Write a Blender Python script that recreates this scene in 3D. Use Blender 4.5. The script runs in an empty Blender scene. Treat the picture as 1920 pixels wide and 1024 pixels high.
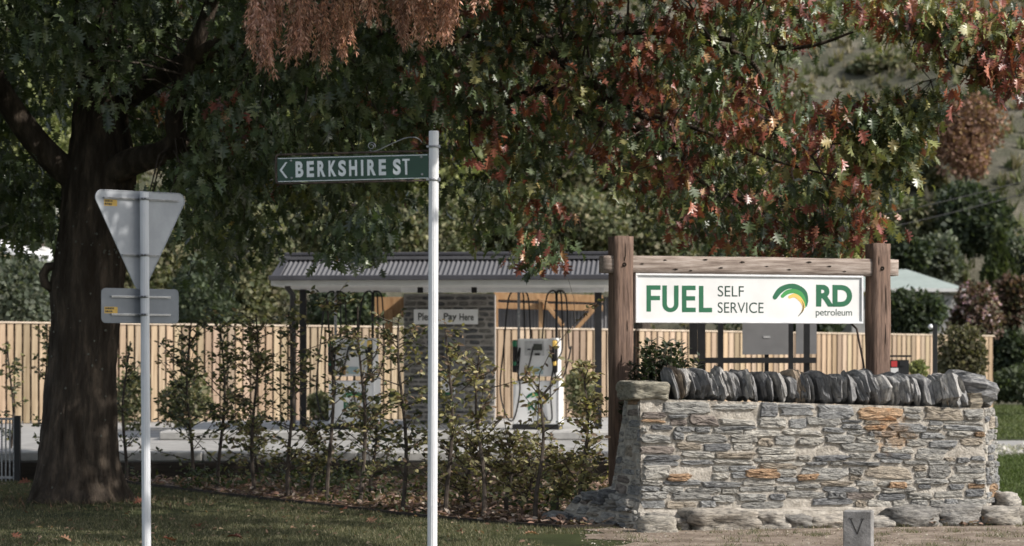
import bpy, math, random
import numpy as np
from mathutils import Vector, Matrix

R = math.radians
rnd = random.Random(7)
rng = np.random.default_rng(11)
scene = bpy.context.scene
COL = scene.collection

# ------------------------------------------------------------------ camera
EYE = 1.6
F = 4533.0
cam_data = bpy.data.cameras.new('camera')
cam = bpy.data.objects.new('camera', cam_data)
COL.objects.link(cam)
cam.location = (0, 0, EYE)
cam.rotation_euler = (R(90), 0, 0)
cam_data.lens = 85
cam_data.sensor_width = 36
cam_data.shift_y = (668 - 512) / 1920
cam_data.clip_start = 0.5
cam_data.clip_end = 900
cam_data.dof.use_dof = True
cam_data.dof.focus_distance = 19.5
cam_data.dof.aperture_fstop = 3.2
scene.camera = cam

# ------------------------------------------------------------------ light
SUN_AZ = 67      # degrees from the camera's back towards its right
SUN_EL = 38
sd = Vector((math.sin(R(SUN_AZ)) * math.cos(R(SUN_EL)), -math.cos(R(SUN_AZ)) * math.cos(R(SUN_EL)), math.sin(R(SUN_EL))))
sun_data = bpy.data.lights.new('sun', 'SUN')
sun_data.energy = 4.1
sun_data.angle = R(0.53)
sun_data.color = (1.0, 0.94, 0.86)
sun = bpy.data.objects.new('sun', sun_data)
COL.objects.link(sun)
sun.rotation_euler = sd.to_track_quat('Z', 'Y').to_euler()
world = bpy.data.worlds.new('World')
scene.world = world
world.use_nodes = True
wn = world.node_tree
bg = wn.nodes['Background']
sky = wn.nodes.new('ShaderNodeTexSky')
sky.sky_type = 'NISHITA'
sky.sun_disc = False
sky.sun_elevation = R(SUN_EL)
sky.sun_rotation = math.atan2(sd.x, sd.y)
sky.dust_density = 1.5
hsv = wn.nodes.new('ShaderNodeHueSaturation')
hsv.inputs['Saturation'].default_value = 0.45
wn.links.new(sky.outputs[0], hsv.inputs['Color'])
wn.links.new(hsv.outputs[0], bg.inputs[0])
bg.inputs[1].default_value = 0.15
scene.view_settings.view_transform = 'Standard'
scene.view_settings.look = 'None'
scene.view_settings.exposure = 0.34
scene.view_settings.gamma = 1.0
scene.view_settings.use_curve_mapping = False
scene.cycles.max_bounces = 6
scene.cycles.transparent_max_bounces = 4
scene.cycles.use_denoising = True


def P(px, py, Y):
    """world point at depth Y that the photograph shows at a pixel (used only to read positions off the photo)"""
    return Vector(((px - 960) / F * Y, Y, EYE + (668 - py) / F * Y))


# ------------------------------------------------------------------ materials
def newmat(name):
    m = bpy.data.materials.new(name)
    m.use_nodes = True
    nt = m.node_tree
    return m, nt, nt.nodes['Principled BSDF']


def N(nt, kind, **kw):
    n = nt.nodes.new(kind)
    for k, v in kw.items():
        setattr(n, k, v)
    return n


def mat(name, c1, c2=None, scale=5.0, rough=0.7, bump=0.0, bscale=None, stretch=(1, 1, 1), metal=0.0,
        spec=0.4, objcol=False, detail=6.0, c3=None, coord='Object', bdist=0.01, contrast=(0.35, 0.65)):
    m, nt, b = newmat(name)
    L = nt.links.new
    tc = N(nt, 'ShaderNodeTexCoord')
    mp = N(nt, 'ShaderNodeMapping')
    mp.inputs['Scale'].default_value = stretch
    L(tc.outputs[coord], mp.inputs['Vector'])
    noise = N(nt, 'ShaderNodeTexNoise')
    noise.inputs['Scale'].default_value = scale
    noise.inputs['Detail'].default_value = detail
    noise.inputs['Roughness'].default_value = 0.62
    L(mp.outputs[0], noise.inputs['Vector'])
    ramp = N(nt, 'ShaderNodeValToRGB')
    ramp.color_ramp.elements[0].position = contrast[0]
    ramp.color_ramp.elements[1].position = contrast[1]
    c2 = c2 or c1
    ramp.color_ramp.elements[0].color = (*c1, 1)
    ramp.color_ramp.elements[1].color = (*c2, 1)
    if c3:
        e = ramp.color_ramp.elements.new((contrast[0] + contrast[1]) / 2)
        e.color = (*c3, 1)
    L(noise.outputs['Fac'], ramp.inputs['Fac'])
    out = ramp.outputs['Color']
    if objcol:
        oi = N(nt, 'ShaderNodeObjectInfo')
        mx = N(nt, 'ShaderNodeMix', data_type='RGBA', blend_type='MULTIPLY')
        mx.inputs[0].default_value = 1.0
        L(out, mx.inputs[6])
        L(oi.outputs['Color'], mx.inputs[7])
        out = mx.outputs[2]
    L(out, b.inputs['Base Color'])
    b.inputs['Roughness'].default_value = rough
    b.inputs['Metallic'].default_value = metal
    b.inputs['Specular IOR Level'].default_value = spec
    if bump:
        n2 = N(nt, 'ShaderNodeTexNoise')
        n2.inputs['Scale'].default_value = bscale or scale * 3
        n2.inputs['Detail'].default_value = 8
        n2.inputs['Roughness'].default_value = 0.7
        L(mp.outputs[0], n2.inputs['Vector'])
        bp = N(nt, 'ShaderNodeBump')
        bp.inputs['Strength'].default_value = bump
        bp.inputs['Distance'].default_value = bdist
        L(n2.outputs['Fac'], bp.inputs['Height'])
        L(bp.outputs[0], b.inputs['Normal'])
    return m


def leafmat(name, rough=0.45, trans=0.25, spec=0.5):
    m, nt, b = newmat(name)
    L = nt.links.new
    at = N(nt, 'ShaderNodeAttribute', attribute_name='tint')
    tc = N(nt, 'ShaderNodeTexCoord')
    noise = N(nt, 'ShaderNodeTexNoise')
    noise.inputs['Scale'].default_value = 14
    L(tc.outputs['Object'], noise.inputs['Vector'])
    mr = N(nt, 'ShaderNodeMapRange')
    mr.inputs[1].default_value = 0.3; mr.inputs[2].default_value = 0.7
    mr.inputs[3].default_value = 0.7; mr.inputs[4].default_value = 1.3
    L(noise.outputs['Fac'], mr.inputs[0])
    vm = N(nt, 'ShaderNodeVectorMath', operation='SCALE')
    L(at.outputs['Color'], vm.inputs[0])
    L(mr.outputs[0], vm.inputs['Scale'])
    L(vm.outputs[0], b.inputs['Base Color'])
    b.inputs['Roughness'].default_value = rough
    b.inputs['Specular IOR Level'].default_value = spec
    tr = N(nt, 'ShaderNodeBsdfTranslucent')
    v2 = N(nt, 'ShaderNodeVectorMath', operation='MULTIPLY')
    v2.inputs[1].default_value = (1.6, 1.7, 0.9)
    L(vm.outputs[0], v2.inputs[0])
    L(v2.outputs[0], tr.inputs['Color'])
    mix = N(nt, 'ShaderNodeMixShader')
    mix.inputs[0].default_value = trans
    L(b.outputs[0], mix.inputs[1])
    L(tr.outputs[0], mix.inputs[2])
    L(mix.outputs[0], nt.nodes['Material Output'].inputs['Surface'])
    return m


M = {}
M['oakleaf'] = leafmat('oak_leaf', 0.36, 0.22, 0.6)
M['hedgeleaf'] = leafmat('hedge_leaf', 0.5, 0.3, 0.4)
M['farleaf'] = leafmat('background_leaf', 0.6, 0.25, 0.3)
M['dryleaf'] = leafmat('dry_spray', 0.7, 0.2, 0.2)
M['grass'] = leafmat('grass_blade', 0.6, 0.25, 0.25)
M['bark'] = mat('oak_bark', (0.042, 0.032, 0.024), (0.145, 0.112, 0.085), 7, 0.9, 1.0, 16, (1, 1, 0.22), spec=0.15, bdist=0.09, c3=(0.068, 0.055, 0.044))
M['twig'] = mat('twig_bark', (0.035, 0.026, 0.02), (0.10, 0.08, 0.065), 12, 0.85, 0.4)
M['mortar'] = mat('lime_mortar', (0.35, 0.315, 0.27), (0.61, 0.565, 0.50), 12, 0.95, 1.0, 45, spec=0.1, bdist=0.03)


def rust_stain(m, centre, radius):
    nt = m.node_tree; L = nt.links.new
    b = nt.nodes['Principled BSDF']
    src = b.inputs['Base Color'].links[0].from_socket
    geo = N(nt, 'ShaderNodeNewGeometry')
    sub = N(nt, 'ShaderNodeVectorMath', operation='DISTANCE'); sub.inputs[1].default_value = centre
    nz = N(nt, 'ShaderNodeTexNoise'); nz.inputs['Scale'].default_value = 11; nz.inputs['Detail'].default_value = 6
    L(geo.outputs['Position'], sub.inputs[0]); L(geo.outputs['Position'], nz.inputs['Vector'])
    mr = N(nt, 'ShaderNodeMapRange'); mr.inputs[1].default_value = 0; mr.inputs[2].default_value = radius; mr.inputs[3].default_value = .62; mr.inputs[4].default_value = 0
    L(sub.outputs['Value'], mr.inputs[0])
    mu = N(nt, 'ShaderNodeMath', operation='ADD'); L(mr.outputs[0], mu.inputs[0]); L(nz.outputs['Fac'], mu.inputs[1])
    st = N(nt, 'ShaderNodeMapRange'); st.inputs[1].default_value = .78; st.inputs[2].default_value = .98; st.inputs[4].default_value = .8
    L(mu.outputs[0], st.inputs[0])
    mx = N(nt, 'ShaderNodeMix', data_type='RGBA', blend_type='MULTIPLY')
    mx.inputs[7].default_value = (1.0, .72, .50, 1)
    L(st.outputs[0], mx.inputs[0]); L(src, mx.inputs[6]); L(mx.outputs[2], b.inputs['Base Color'])


M['stone'] = mat('schist_stone', (0.28, 0.285, 0.30), (1.45, 1.42, 1.36), 13, 0.8, 1.0, 17, (1.0, 1.0, 3.5), objcol=True, spec=0.25, bdist=0.05, c3=(0.98, 0.97, 0.95), contrast=(0.30, 0.70), detail=10)
rust_stain(M['mortar'], (3.62, 22.98, .88), .42); rust_stain(M['stone'], (3.62, 22.98, .88), .40)
M['slab'] = mat('schist_coping', (0.30, 0.31, 0.33), (1.7, 1.66, 1.58), 8, 0.75, 1.0, 9, (5.0, 1.2, 1.2), objcol=True, spec=0.3, bdist=0.06, c3=(0.9, 0.9, 0.92), contrast=(0.30, 0.70), detail=10)
M['beam'] = mat('weathered_hardwood', (0.085, 0.053, 0.038), (0.24, 0.155, 0.115), 5, 0.8, 0.8, 18, (9, 9, 0.7), spec=0.25, bdist=0.006, c3=(0.16, 0.108, 0.085))
M['beamh'] = mat('weathered_hardwood_rail', (0.17, 0.13, 0.11), (0.42, 0.355, 0.315), 5, 0.8, 0.8, 18, (0.7, 9, 9), spec=0.25, bdist=0.006, c3=(0.29, 0.235, 0.20))
M['dark'] = mat('dark_steel', (0.012, 0.012, 0.013), (0.02, 0.02, 0.022), 8, 0.45, spec=0.4)
M['black'] = mat('black_rubber', (0.008, 0.008, 0.009), (0.014, 0.014, 0.015), 8, 0.6, spec=0.3)
M['hole'] = mat('shadowed_hole', (0.012, 0.009, 0.007), (0.02, 0.016, 0.013), 20, 0.95, spec=0.1)
M['white'] = mat('white_sign_face', (0.67, 0.67, 0.665), (0.75, 0.75, 0.75), 2.5, 0.35, spec=0.4)
M['frame'] = mat('white_painted_frame', (0.64, 0.65, 0.67), (0.76, 0.76, 0.77), 9, 0.35, spec=0.5)
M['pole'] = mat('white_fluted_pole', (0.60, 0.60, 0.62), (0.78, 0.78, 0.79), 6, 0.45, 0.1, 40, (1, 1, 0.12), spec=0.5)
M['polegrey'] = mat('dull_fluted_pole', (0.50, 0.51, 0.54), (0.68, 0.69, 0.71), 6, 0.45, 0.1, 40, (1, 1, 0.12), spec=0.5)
M['alu'] = mat('bare_aluminium_back', (0.29, 0.305, 0.33), (0.37, 0.385, 0.41), 5, 0.5, spec=0.5, metal=0.2)
M['alud'] = mat('dark_aluminium_back', (0.14, 0.155, 0.175), (0.19, 0.205, 0.225), 5, 0.5, spec=0.5, metal=0.2)
M['galv'] = mat('galvanised_clamp', (0.22, 0.23, 0.24), (0.42, 0.42, 0.43), 30, 0.45, metal=0.5)
M['rail'] = mat('aluminium_rail', (0.45, 0.45, 0.46), (0.62, 0.62, 0.62), 20, 0.4, metal=0.4)
M['signgreen'] = mat('street_sign_green', (0.008, 0.045, 0.026), (0.011, 0.058, 0.033), 5, 0.35, spec=0.5)
M['signwhite'] = mat('street_sign_lettering', (0.62, 0.66, 0.68), (0.70, 0.73, 0.75), 8, 0.4)
M['lgreen'] = mat('print_dark_green', (0.015, 0.115, 0.055), (0.018, 0.13, 0.062), 5, 0.45)
M['mgreen'] = mat('print_mid_green', (0.05, 0.27, 0.07), (0.06, 0.30, 0.08), 5, 0.45)
M['yellow'] = mat('print_yellow', (0.72, 0.48, 0.12), (0.78, 0.53, 0.15), 5, 0.45)
M['ink'] = mat('print_black', (0.015, 0.02, 0.018), (0.02, 0.025, 0.022), 5, 0.5)
M['inkgreen'] = mat('print_black_green', (0.015, 0.045, 0.032), (0.02, 0.05, 0.038), 5, 0.5)
M['sticker'] = mat('yellow_sticker', (0.50, 0.31, 0.06), (0.62, 0.40, 0.09), 60, 0.5)
M['rust'] = mat('rusty_black_iron', (0.02, 0.016, 0.014), (0.10, 0.07, 0.055), 30, 0.8, 0.3, 80)
M['paling'] = mat('pine_paling', (0.28, 0.205, 0.14), (0.50, 0.39, 0.285), 4, 0.75, 0.3, 20, (6, 6, 0.6), objcol=True, spec=0.2, bdist=0.004, c3=(0.39, 0.295, 0.21))
M['palingcap'] = mat('pine_capping', (0.50, 0.40, 0.30), (0.68, 0.57, 0.45), 6, 0.75)
M['fenceback'] = mat('fence_gap_shade', (0.09, 0.06, 0.04), (0.15, 0.10, 0.065), 6, 0.9)  # timber darkened in its colour for the shade behind the palings
M['concrete'] = mat('pale_concrete', (0.25, 0.245, 0.235), (0.37, 0.36, 0.345), 3, 0.85, 0.3, 60, spec=0.2)
M['kerb'] = mat('kerb_concrete', (0.30, 0.295, 0.285), (0.44, 0.43, 0.41), 5, 0.85, 0.3, 60)
M['retain'] = mat('dark_retaining_boards', (0.02, 0.016, 0.012), (0.045, 0.036, 0.028), 4, 0.9, 0.4, 20, (0.4, 3, 6))  # very dark brown throughout
M['roof'] = mat('grey_corrugated_steel', (0.085, 0.085, 0.093), (0.11, 0.11, 0.12), 3, 0.5, spec=0.5)
M['flash'] = mat('dark_grey_flashing', (0.05, 0.05, 0.058), (0.07, 0.07, 0.08), 3, 0.5, spec=0.5)
M['soffit'] = mat('white_painted_soffit', (0.55, 0.55, 0.53), (0.64, 0.64, 0.62), 3, 0.6)
M['timber'] = mat('orange_pine_framing', (0.30, 0.165, 0.075), (0.46, 0.28, 0.14), 4, 0.7, 0.2, 20, (4, 4, 1))
M['kiosk'] = mat('kiosk_mortar', (0.30, 0.285, 0.265), (0.42, 0.40, 0.375), 10, 0.95, 0.6, 60)
M['shedwall'] = mat('grey_corrugated_cladding', (0.17, 0.165, 0.17), (0.22, 0.215, 0.22), 3, 0.5)
M['pump'] = mat('dispenser_panel', (0.70, 0.70, 0.70), (0.78, 0.78, 0.78), 3, 0.4)
M['pumpw'] = mat('dispenser_white_side', (0.74, 0.74, 0.74), (0.80, 0.80, 0.80), 3, 0.4)
M['panelgrey'] = mat('grey_notice_panel', (0.17, 0.17, 0.175), (0.21, 0.21, 0.215), 3, 0.5)
M['red'] = mat('red_label', (0.45, 0.03, 0.03), (0.5, 0.05, 0.05), 5, 0.5)
M['screen'] = mat('display_glass', (0.03, 0.035, 0.03), (0.06, 0.065, 0.055), 9, 0.2)
M['bollard'] = mat('weathered_concrete_post', (0.13, 0.125, 0.12), (0.36, 0.35, 0.34), 9, 0.95, 0.9, 50, spec=0.15, c3=(0.24, 0.235, 0.23), contrast=(0.25, 0.7))
M['whitewall'] = mat('white_render_house', (0.6, 0.6, 0.6), (0.7, 0.7, 0.7), 3, 0.8)
M['palegreenroof'] = mat('pale_green_roof', (0.30, 0.35, 0.32), (0.36, 0.41, 0.38), 3, 0.5)
M['beige'] = mat('beige_house_wall', (0.35, 0.27, 0.2), (0.45, 0.35, 0.27), 3, 0.8)
M['wire'] = mat('power_cable', (0.02, 0.02, 0.02), (0.03, 0.03, 0.03), 3, 0.6)
M['flowerpink'] = leafmat('pink_petal', 0.6, 0.3, 0.3)
M['lawn'] = mat('lawn_soil', (0.030, 0.036, 0.016), (0.085, 0.085, 0.042), 1.3, 0.95, 0.8, 30, spec=0.1, bdist=0.03, c3=(0.05, 0.06, 0.026))
M['mulch'] = mat('leaf_litter_mulch', (0.035, 0.024, 0.018), (0.20, 0.13, 0.10), 14, 0.95, 1.0, 40, spec=0.1, bdist=0.03, c3=(0.09, 0.06, 0.045))
M['dirt'] = mat('bare_verge_dirt', (0.17, 0.135, 0.105), (0.36, 0.30, 0.245), 3, 0.97, 1.0, 45, spec=0.1, bdist=0.02, c3=(0.26, 0.21, 0.17))
M['gravel'] = mat('pale_gravel_bed', (0.18, 0.17, 0.16), (0.5, 0.49, 0.47), 12, 0.95, 1.0, 30, bdist=0.05)
M['hill'] = mat('dry_grass_hillside', (0.055, 0.062, 0.038), (0.21, 0.19, 0.15), 0.35, 0.95, 0.8, 3, spec=0.1, bdist=0.3, c3=(0.12, 0.115, 0.085), detail=12, contrast=(0.3, 0.68))


# ------------------------------------------------------------------ object helpers
def mesh_np(name, verts, faces, material, tint=None, smooth=False):
    """verts (n,3); faces (m,k) all with k corners"""
    me = bpy.data.meshes.new(name)
    verts = np.ascontiguousarray(verts, dtype=np.float32)
    faces = np.ascontiguousarray(faces, dtype=np.int32)
    k = faces.shape[1]
    me.vertices.add(len(verts)); me.vertices.foreach_set('co', verts.ravel())
    me.loops.add(faces.size); me.loops.foreach_set('vertex_index', faces.ravel())
    me.polygons.add(len(faces))
    me.polygons.foreach_set('loop_start', np.arange(0, faces.size, k, dtype=np.int32))
    me.polygons.foreach_set('loop_total', np.full(len(faces), k, dtype=np.int32))
    if smooth:
        me.polygons.foreach_set('use_smooth', np.ones(len(faces), dtype=bool))
    me.update(calc_edges=True)
    if tint is not None:
        a = me.attributes.new('tint', 'FLOAT_COLOR', 'POINT')
        c = np.ones((len(verts), 4), dtype=np.float32)
        c[:, :3] = tint
        a.data.foreach_set('color', c.ravel())
    me.materials.append(material)
    return me


class MB:
    """collects shapes with any polygon sizes, linked as one mesh object"""
    def __init__(s):
        s.v = []; s.f = []

    def add(s, vs, fs):
        o = len(s.v)
        s.v += [tuple(v) for v in vs]
        s.f += [tuple(i + o for i in f) for f in fs]
        return s

    def box(s, c, size, rz=0.0, rot=None, bev=0.0):
        hx, hy, hz = size[0] / 2, size[1] / 2, size[2] / 2
        m = rot if rot is not None else Matrix.Rotation(rz, 3, 'Z')
        c = Vector(c)
        b = min(bev, hx * .9, hy * .9, hz * .9)
        if b <= 0:
            vs = [c + m @ Vector((x, y, z)) for z in (-hz, hz) for x, y in ((-hx, -hy), (hx, -hy), (hx, hy), (-hx, hy))]
            s.add(vs, [(0, 3, 2, 1), (4, 5, 6, 7), (0, 1, 5, 4), (1, 2, 6, 5), (2, 3, 7, 6), (3, 0, 4, 7)])
        else:
            vs = []
            for z, k in ((-hz, b), (-hz + b, 0), (hz - b, 0), (hz, b)):
                for x, y in ((-hx + b, -hy + k), (hx - b, -hy + k), (hx - k, -hy + b), (hx - k, hy - b),
                             (hx - b, hy - k), (-hx + b, hy - k), (-hx + k, hy - b), (-hx + k, -hy + b)):
                    vs.append(c + m @ Vector((x, y, z)))
            fs = [tuple(range(7, -1, -1)), tuple(range(24, 32))]
            for r in range(3):
                for i in range(8):
                    j = (i + 1) % 8
                    fs.append((r * 8 + i, r * 8 + j, r * 8 + 8 + j, r * 8 + 8 + i))
            s.add(vs, fs)
        return s

    def tube(s, pts, rad, n=8, cap=True):
        pts = [Vector(p) for p in pts]
        if not hasattr(rad, '__len__'):
            rad = [rad] * len(pts)
        vs = []
        prev = None
        for i, p in enumerate(pts):
            d = (pts[min(i + 1, len(pts) - 1)] - pts[max(i - 1, 0)]).normalized()
            if prev is None:
                a = Vector((0, 0, 1)) if abs(d.z) < 0.9 else Vector((1, 0, 0))
                x = d.cross(a).normalized()
            else:
                x = (prev - d * prev.dot(d)).normalized()
            prev = x
            y = d.cross(x)
            for k in range(n):
                t = 2 * math.pi * k / n
                vs.append(p + (x * math.cos(t) + y * math.sin(t)) * rad[i])
        fs = []
        for i in range(len(pts) - 1):
            for k in range(n):
                j = (k + 1) % n
                fs.append((i * n + k, i * n + j, i * n + n + j, i * n + n + k))
        if cap:
            fs.append(tuple(range(n - 1, -1, -1)))
            fs.append(tuple(range((len(pts) - 1) * n, len(pts) * n)))
        return s.add(vs, fs)

    def prism(s, outline, thick, origin, u, v, n):
        """flat outline (list of 2D) spanned by u,v at origin, extruded by thick along n (from -thick to 0)"""
        o = Vector(origin); u = Vector(u); v = Vector(v); n = Vector(n)
        k = len(outline)
        vs = [o + u * a + v * b for a, b in outline] + [o + u * a + v * b - n * thick for a, b in outline]
        fs = [tuple(range(k)), tuple(range(2 * k - 1, k - 1, -1))]
        for i in range(k):
            j = (i + 1) % k
            fs.append((i, i + k, j + k, j))
        return s.add(vs, fs)

    def mesh(s, name, material, smooth=False):
        me = bpy.data.meshes.new(name)
        me.from_pydata(s.v, [], s.f)
        if smooth:
            me.polygons.foreach_set('use_smooth', [True] * len(me.polygons))
        me.materials.append(material)
        me.update()
        return me

    def build(s, name, material, parent=None, smooth=False):
        return link(name, s.mesh(name, material, smooth), parent)


def link(name, me, parent=None, **props):
    o = bpy.data.objects.new(name, me)
    COL.objects.link(o)
    if parent is not None:
        o.parent = parent
        bpy_inv(o, parent)
    for k, v in props.items():
        o[k] = v
    return o


def bpy_inv(o, parent):
    """children are built in world coordinates"""
    o.matrix_parent_inverse = world_of(parent).inverted()


def world_of(o):
    if o.parent is None:
        return o.matrix_basis.copy()
    return world_of(o.parent) @ o.matrix_parent_inverse @ o.matrix_basis


def thing(name, label, cat, loc=(0, 0, 0), group=None):
    o = bpy.data.objects.new(name, None)
    o.empty_display_size = 0.2
    COL.objects.link(o)
    o.location = loc
    o['label'] = label; o['category'] = cat
    if group:
        o['group'] = group
    return o


def tag(o, label, cat, group=None):
    o['label'] = label; o['category'] = cat
    if group:
        o['group'] = group
    return o


def struct(o):
    o['kind'] = 'structure'
    return o


def stuff(o):
    o['kind'] = 'stuff'
    return o


def sheet(name, pts, z, material, noise=0.0):
    me = MB().add([(x, y, z) for x, y in pts], [tuple(range(len(pts)))])
    return struct(me.build(name, material))


def vnoise(p, s=1.0, seed=0.0):
    """cheap smooth pseudo noise for arrays of points, about -1..1"""
    x, y, z = p[..., 0] * s + seed, p[..., 1] * s + seed * 1.7, p[..., 2] * s - seed
    return (np.sin(x * 1.7 + np.sin(y * 1.3 + z) * 1.4) + np.sin(y * 2.3 + np.sin(z * 1.9 - x) * 1.2)
            + np.sin(z * 2.1 + np.sin(x * 1.1 + y * .7) * 1.6)) / 3


def text_obj(name, body, origin, u, v, n, w, h, material, parent, bold=0.0, space=1.0, extr=0.0006):
    """flat print fitted to w x h, lower left corner at origin"""
    c = bpy.data.curves.new('t', 'FONT')
    c.body = body
    c.offset = bold
    c.space_character = space
    c.resolution_u = 6
    to = bpy.data.objects.new('t', c)
    COL.objects.link(to)
    dg = bpy.context.evaluated_depsgraph_get()
    dg.update()
    me = bpy.data.meshes.new_from_object(to.evaluated_get(dg))
    bpy.data.objects.remove(to)
    co = np.zeros(len(me.vertices) * 3, dtype=np.float32)
    me.vertices.foreach_get('co', co)
    co = co.reshape(-1, 3)
    mn = co.min(0); mx = co.max(0)
    a = (co[:, 0] - mn[0]) / (mx[0] - mn[0]) * w
    b = (co[:, 1] - mn[1]) / (mx[1] - mn[1]) * h
    o, u, v, n = (np.array(Vector(q)) for q in (origin, u, v, n))
    out = o + a[:, None] * u + b[:, None] * v + n * extr
    me.vertices.foreach_set('co', out.astype(np.float32).ravel())
    me.materials.clear(); me.materials.append(material)
    me.update()
    return link(name, me, parent)


# leaf shapes -----------------------------------------------------------
def oak_leaf_shape():
    half = [(0.012, 0.0), (0.015, 0.16), (0.17, 0.20), (0.06, 0.30), (0.34, 0.40), (0.30, 0.47), (0.09, 0.47),
            (0.40, 0.66), (0.31, 0.69), (0.10, 0.66), (0.24, 0.86), (0.07, 0.84), (0.0, 1.0)]
    mid = [(0, 0), (0, 0.16), (0, 0.30), (0, 0.47), (0, 0.66), (0, 0.84)]
    vs = []; fs = []
    def hz(x, y):
        return 0.22 * abs(x) - 0.22 * y * y
    for x, y in mid:
        vs.append((x, y, hz(x, y)))
    def side(sg):
        o = len(vs)
        for x, y in half[:-1]:
            vs.append((x * sg, y, hz(x, y) + 0.02))
        tip = len(vs); vs.append((0, 1.0, hz(0, 1)))
        i = lambda k: o + k
        t = [(0, i(0), i(1)), (0, i(1), 1), (1, i(1), i(2)), (1, i(2), i(3)), (1, i(3), 2), (2, i(3), i(4)), (2, i(4), i(5)),
             (2, i(5), i(6)), (2, i(6), 3), (3, i(6), i(7)), (3, i(7), i(8)), (3, i(8), i(9)), (3, i(9), 4),
             (4, i(9), i(10)), (4, i(10), i(11)), (4, i(11), 5), (5, i(11), tip)]
        for a in t:
            fs.append(a if sg > 0 else a[::-1])
    side(1); side(-1)
    return np.array(vs), np.array(fs)


OAK_V, OAK_F = oak_leaf_shape()
OVAL_V = np.array([(0, 0, 0), (0.22, 0.32, 0.05), (0.2, 0.66, 0.02), (0, 1, -0.12), (-0.2, 0.66, 0.02), (-0.22, 0.32, 0.05), (0, .5, -0.02)])
OVAL_F = np.array([(0, 1, 6), (1, 2, 6), (2, 3, 6), (3, 4, 6), (4, 5, 6), (5, 0, 6)])
QUAD_V = np.array([(0, 0, 0), (0.33, 0.5, 0.06), (0, 1, -0.1), (-0.33, 0.5, 0.06)])
QUAD_F = np.array([(0, 1, 2), (0, 2, 3)])
BLADE_V = np.array([(-0.5, 0, 0), (0.5, 0, 0), (0.0, 1, 0.0)])
BLADE_F = np.array([(0, 1, 2)])


def frames(d, nrm):
    d = d / np.linalg.norm(d, axis=1, keepdims=True)
    x = np.cross(d, nrm); x /= np.linalg.norm(x, axis=1, keepdims=True) + 1e-9
    z = np.cross(x, d)
    return np.stack([x, d, z], axis=2)     # columns


def leaves_mesh(name, pos, d, nrm, size, tint, V, Fc, material, widths=None, curl=None):
    Rm = frames(d, nrm)
    Vs = V[None, :, :] * size[:, None, None]
    if widths is not None:
        Vs = Vs.copy(); Vs[:, :, 0] = V[None, :, 0] * widths[:, None]
    if curl is not None:
        Vs = Vs.copy(); Vs[:, :, 2] *= curl[:, None]
    pts = np.einsum('nij,nvj->nvi', Rm, Vs) + pos[:, None, :]
    n, k = len(pos), len(V)
    fs = Fc[None] + (np.arange(n) * k)[:, None, None]
    t = np.repeat(tint, k, axis=0)
    return mesh_np(name, pts.reshape(-1, 3), fs.reshape(-1, Fc.shape[1]), material, t)


def pick(palette, weights, n):
    p = np.array(palette); w = np.array(weights, float); w /= w.sum()
    c = p[rng.choice(len(p), n, p=w)]
    return c * rng.uniform(0.72, 1.3, (n, 1))

# ================================================================== SETTING
A0 = Vector((1.19, 22.5, 0))                      # front left foot of the stone wall
sheet('lawn', [(-120, -20), (120, -20), (120, 82), (-120, 82)], 0.0, M['lawn'])
edge_line = [(-7.4, 34.2), (-6.0, 31.9), (-4.9, 30.5), (-3.2, 27.6), (-2.1, 25.9), (-1.07, 24.25), (-0.3, 23.2), (0.45, 22.45), (1.2, 22.6)]
bed_pts = edge_line + [(3.5, 24.2), (5.0, 26), (5.2, 31.4), (-8.2, 36)]
sheet('garden_bed', bed_pts, 0.006, M['mulch'])
# bare dirt in front of the wall, ragged edge
dp = []
for i in range(90):
    t = i / 90 * 2 * math.pi
    x = 3.0 + 2.9 * math.cos(t); y = 21.0 + 2.3 * math.sin(t)
    k = 1 + 0.10 * math.sin(5 * t + 1) + 0.06 * math.sin(13 * t) + .03 * math.sin(29 * t)
    dp.append((3.35 + (x - 3.0) * k * .93, 21.0 + (y - 21.0) * k))
sheet('dirt_verge', dp, 0.005, M['dirt'])
sheet('footpath', [(6.5, 40.6), (40, 43), (40, 48.5), (6.5, 45.5)], 0.004, M['concrete'])
sheet('gravel_strip', [(6.5, 38.4), (40, 40.4), (40, 43), (6.5, 40.6)], 0.006, M['gravel'])

MB().box((-12.4, 42.6, 0.17), (35.2, 22, 0.34), bev=0.01).build('driveway', M['concrete']); struct(bpy.data.objects['driveway'])
k = MB()
for i in range(18):
    k.box((-29 + i * 2.0, 31.42, 0.30), (1.99, 0.34, 0.13), bev=0.02)
struct(k.build('kerb', M['kerb']))
rw = thing('retaining_wall', 'low dark timber retaining wall along the kerb behind the hedge', 'retaining wall', (-4, 31.15, 0))
for i in range(16):
    for j in range(1):
        MB().box((-27 + i * 2.0, 31.2, 0.115), (1.985, 0.06, 0.225), bev=0.006).build('board', M['retain'], rw)
for i in range(17):
    MB().box((-28 + i * 2.0, 31.13, 0.11), (0.09, 0.08, 0.21), bev=0.005).build('post', M['retain'], rw)

# hillside behind everything
gx, gy = np.meshgrid(np.linspace(-70, 90, 161), np.linspace(78, 230, 120))
hz = (gy - 78) * 0.43 + 0.9 * np.sin(gx * .11 + gy * .05) + 0.5 * np.sin(gx * .31 - gy * .17) + .25 * np.sin(gx * .9 + gy * .6)
hz = hz * np.clip((gy - 76) / 12, 0, 1) - 0.05
hv = np.stack([gx, gy, hz], -1).reshape(-1, 3)
idx = np.arange(161 * 120).reshape(120, 161)
hf = np.stack([idx[:-1, :-1], idx[:-1, 1:], idx[1:, 1:], idx[1:, :-1]], -1).reshape(-1, 4)
struct(link('hillside', mesh_np('hillside', hv, hf, M['hill'], smooth=True)))


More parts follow.
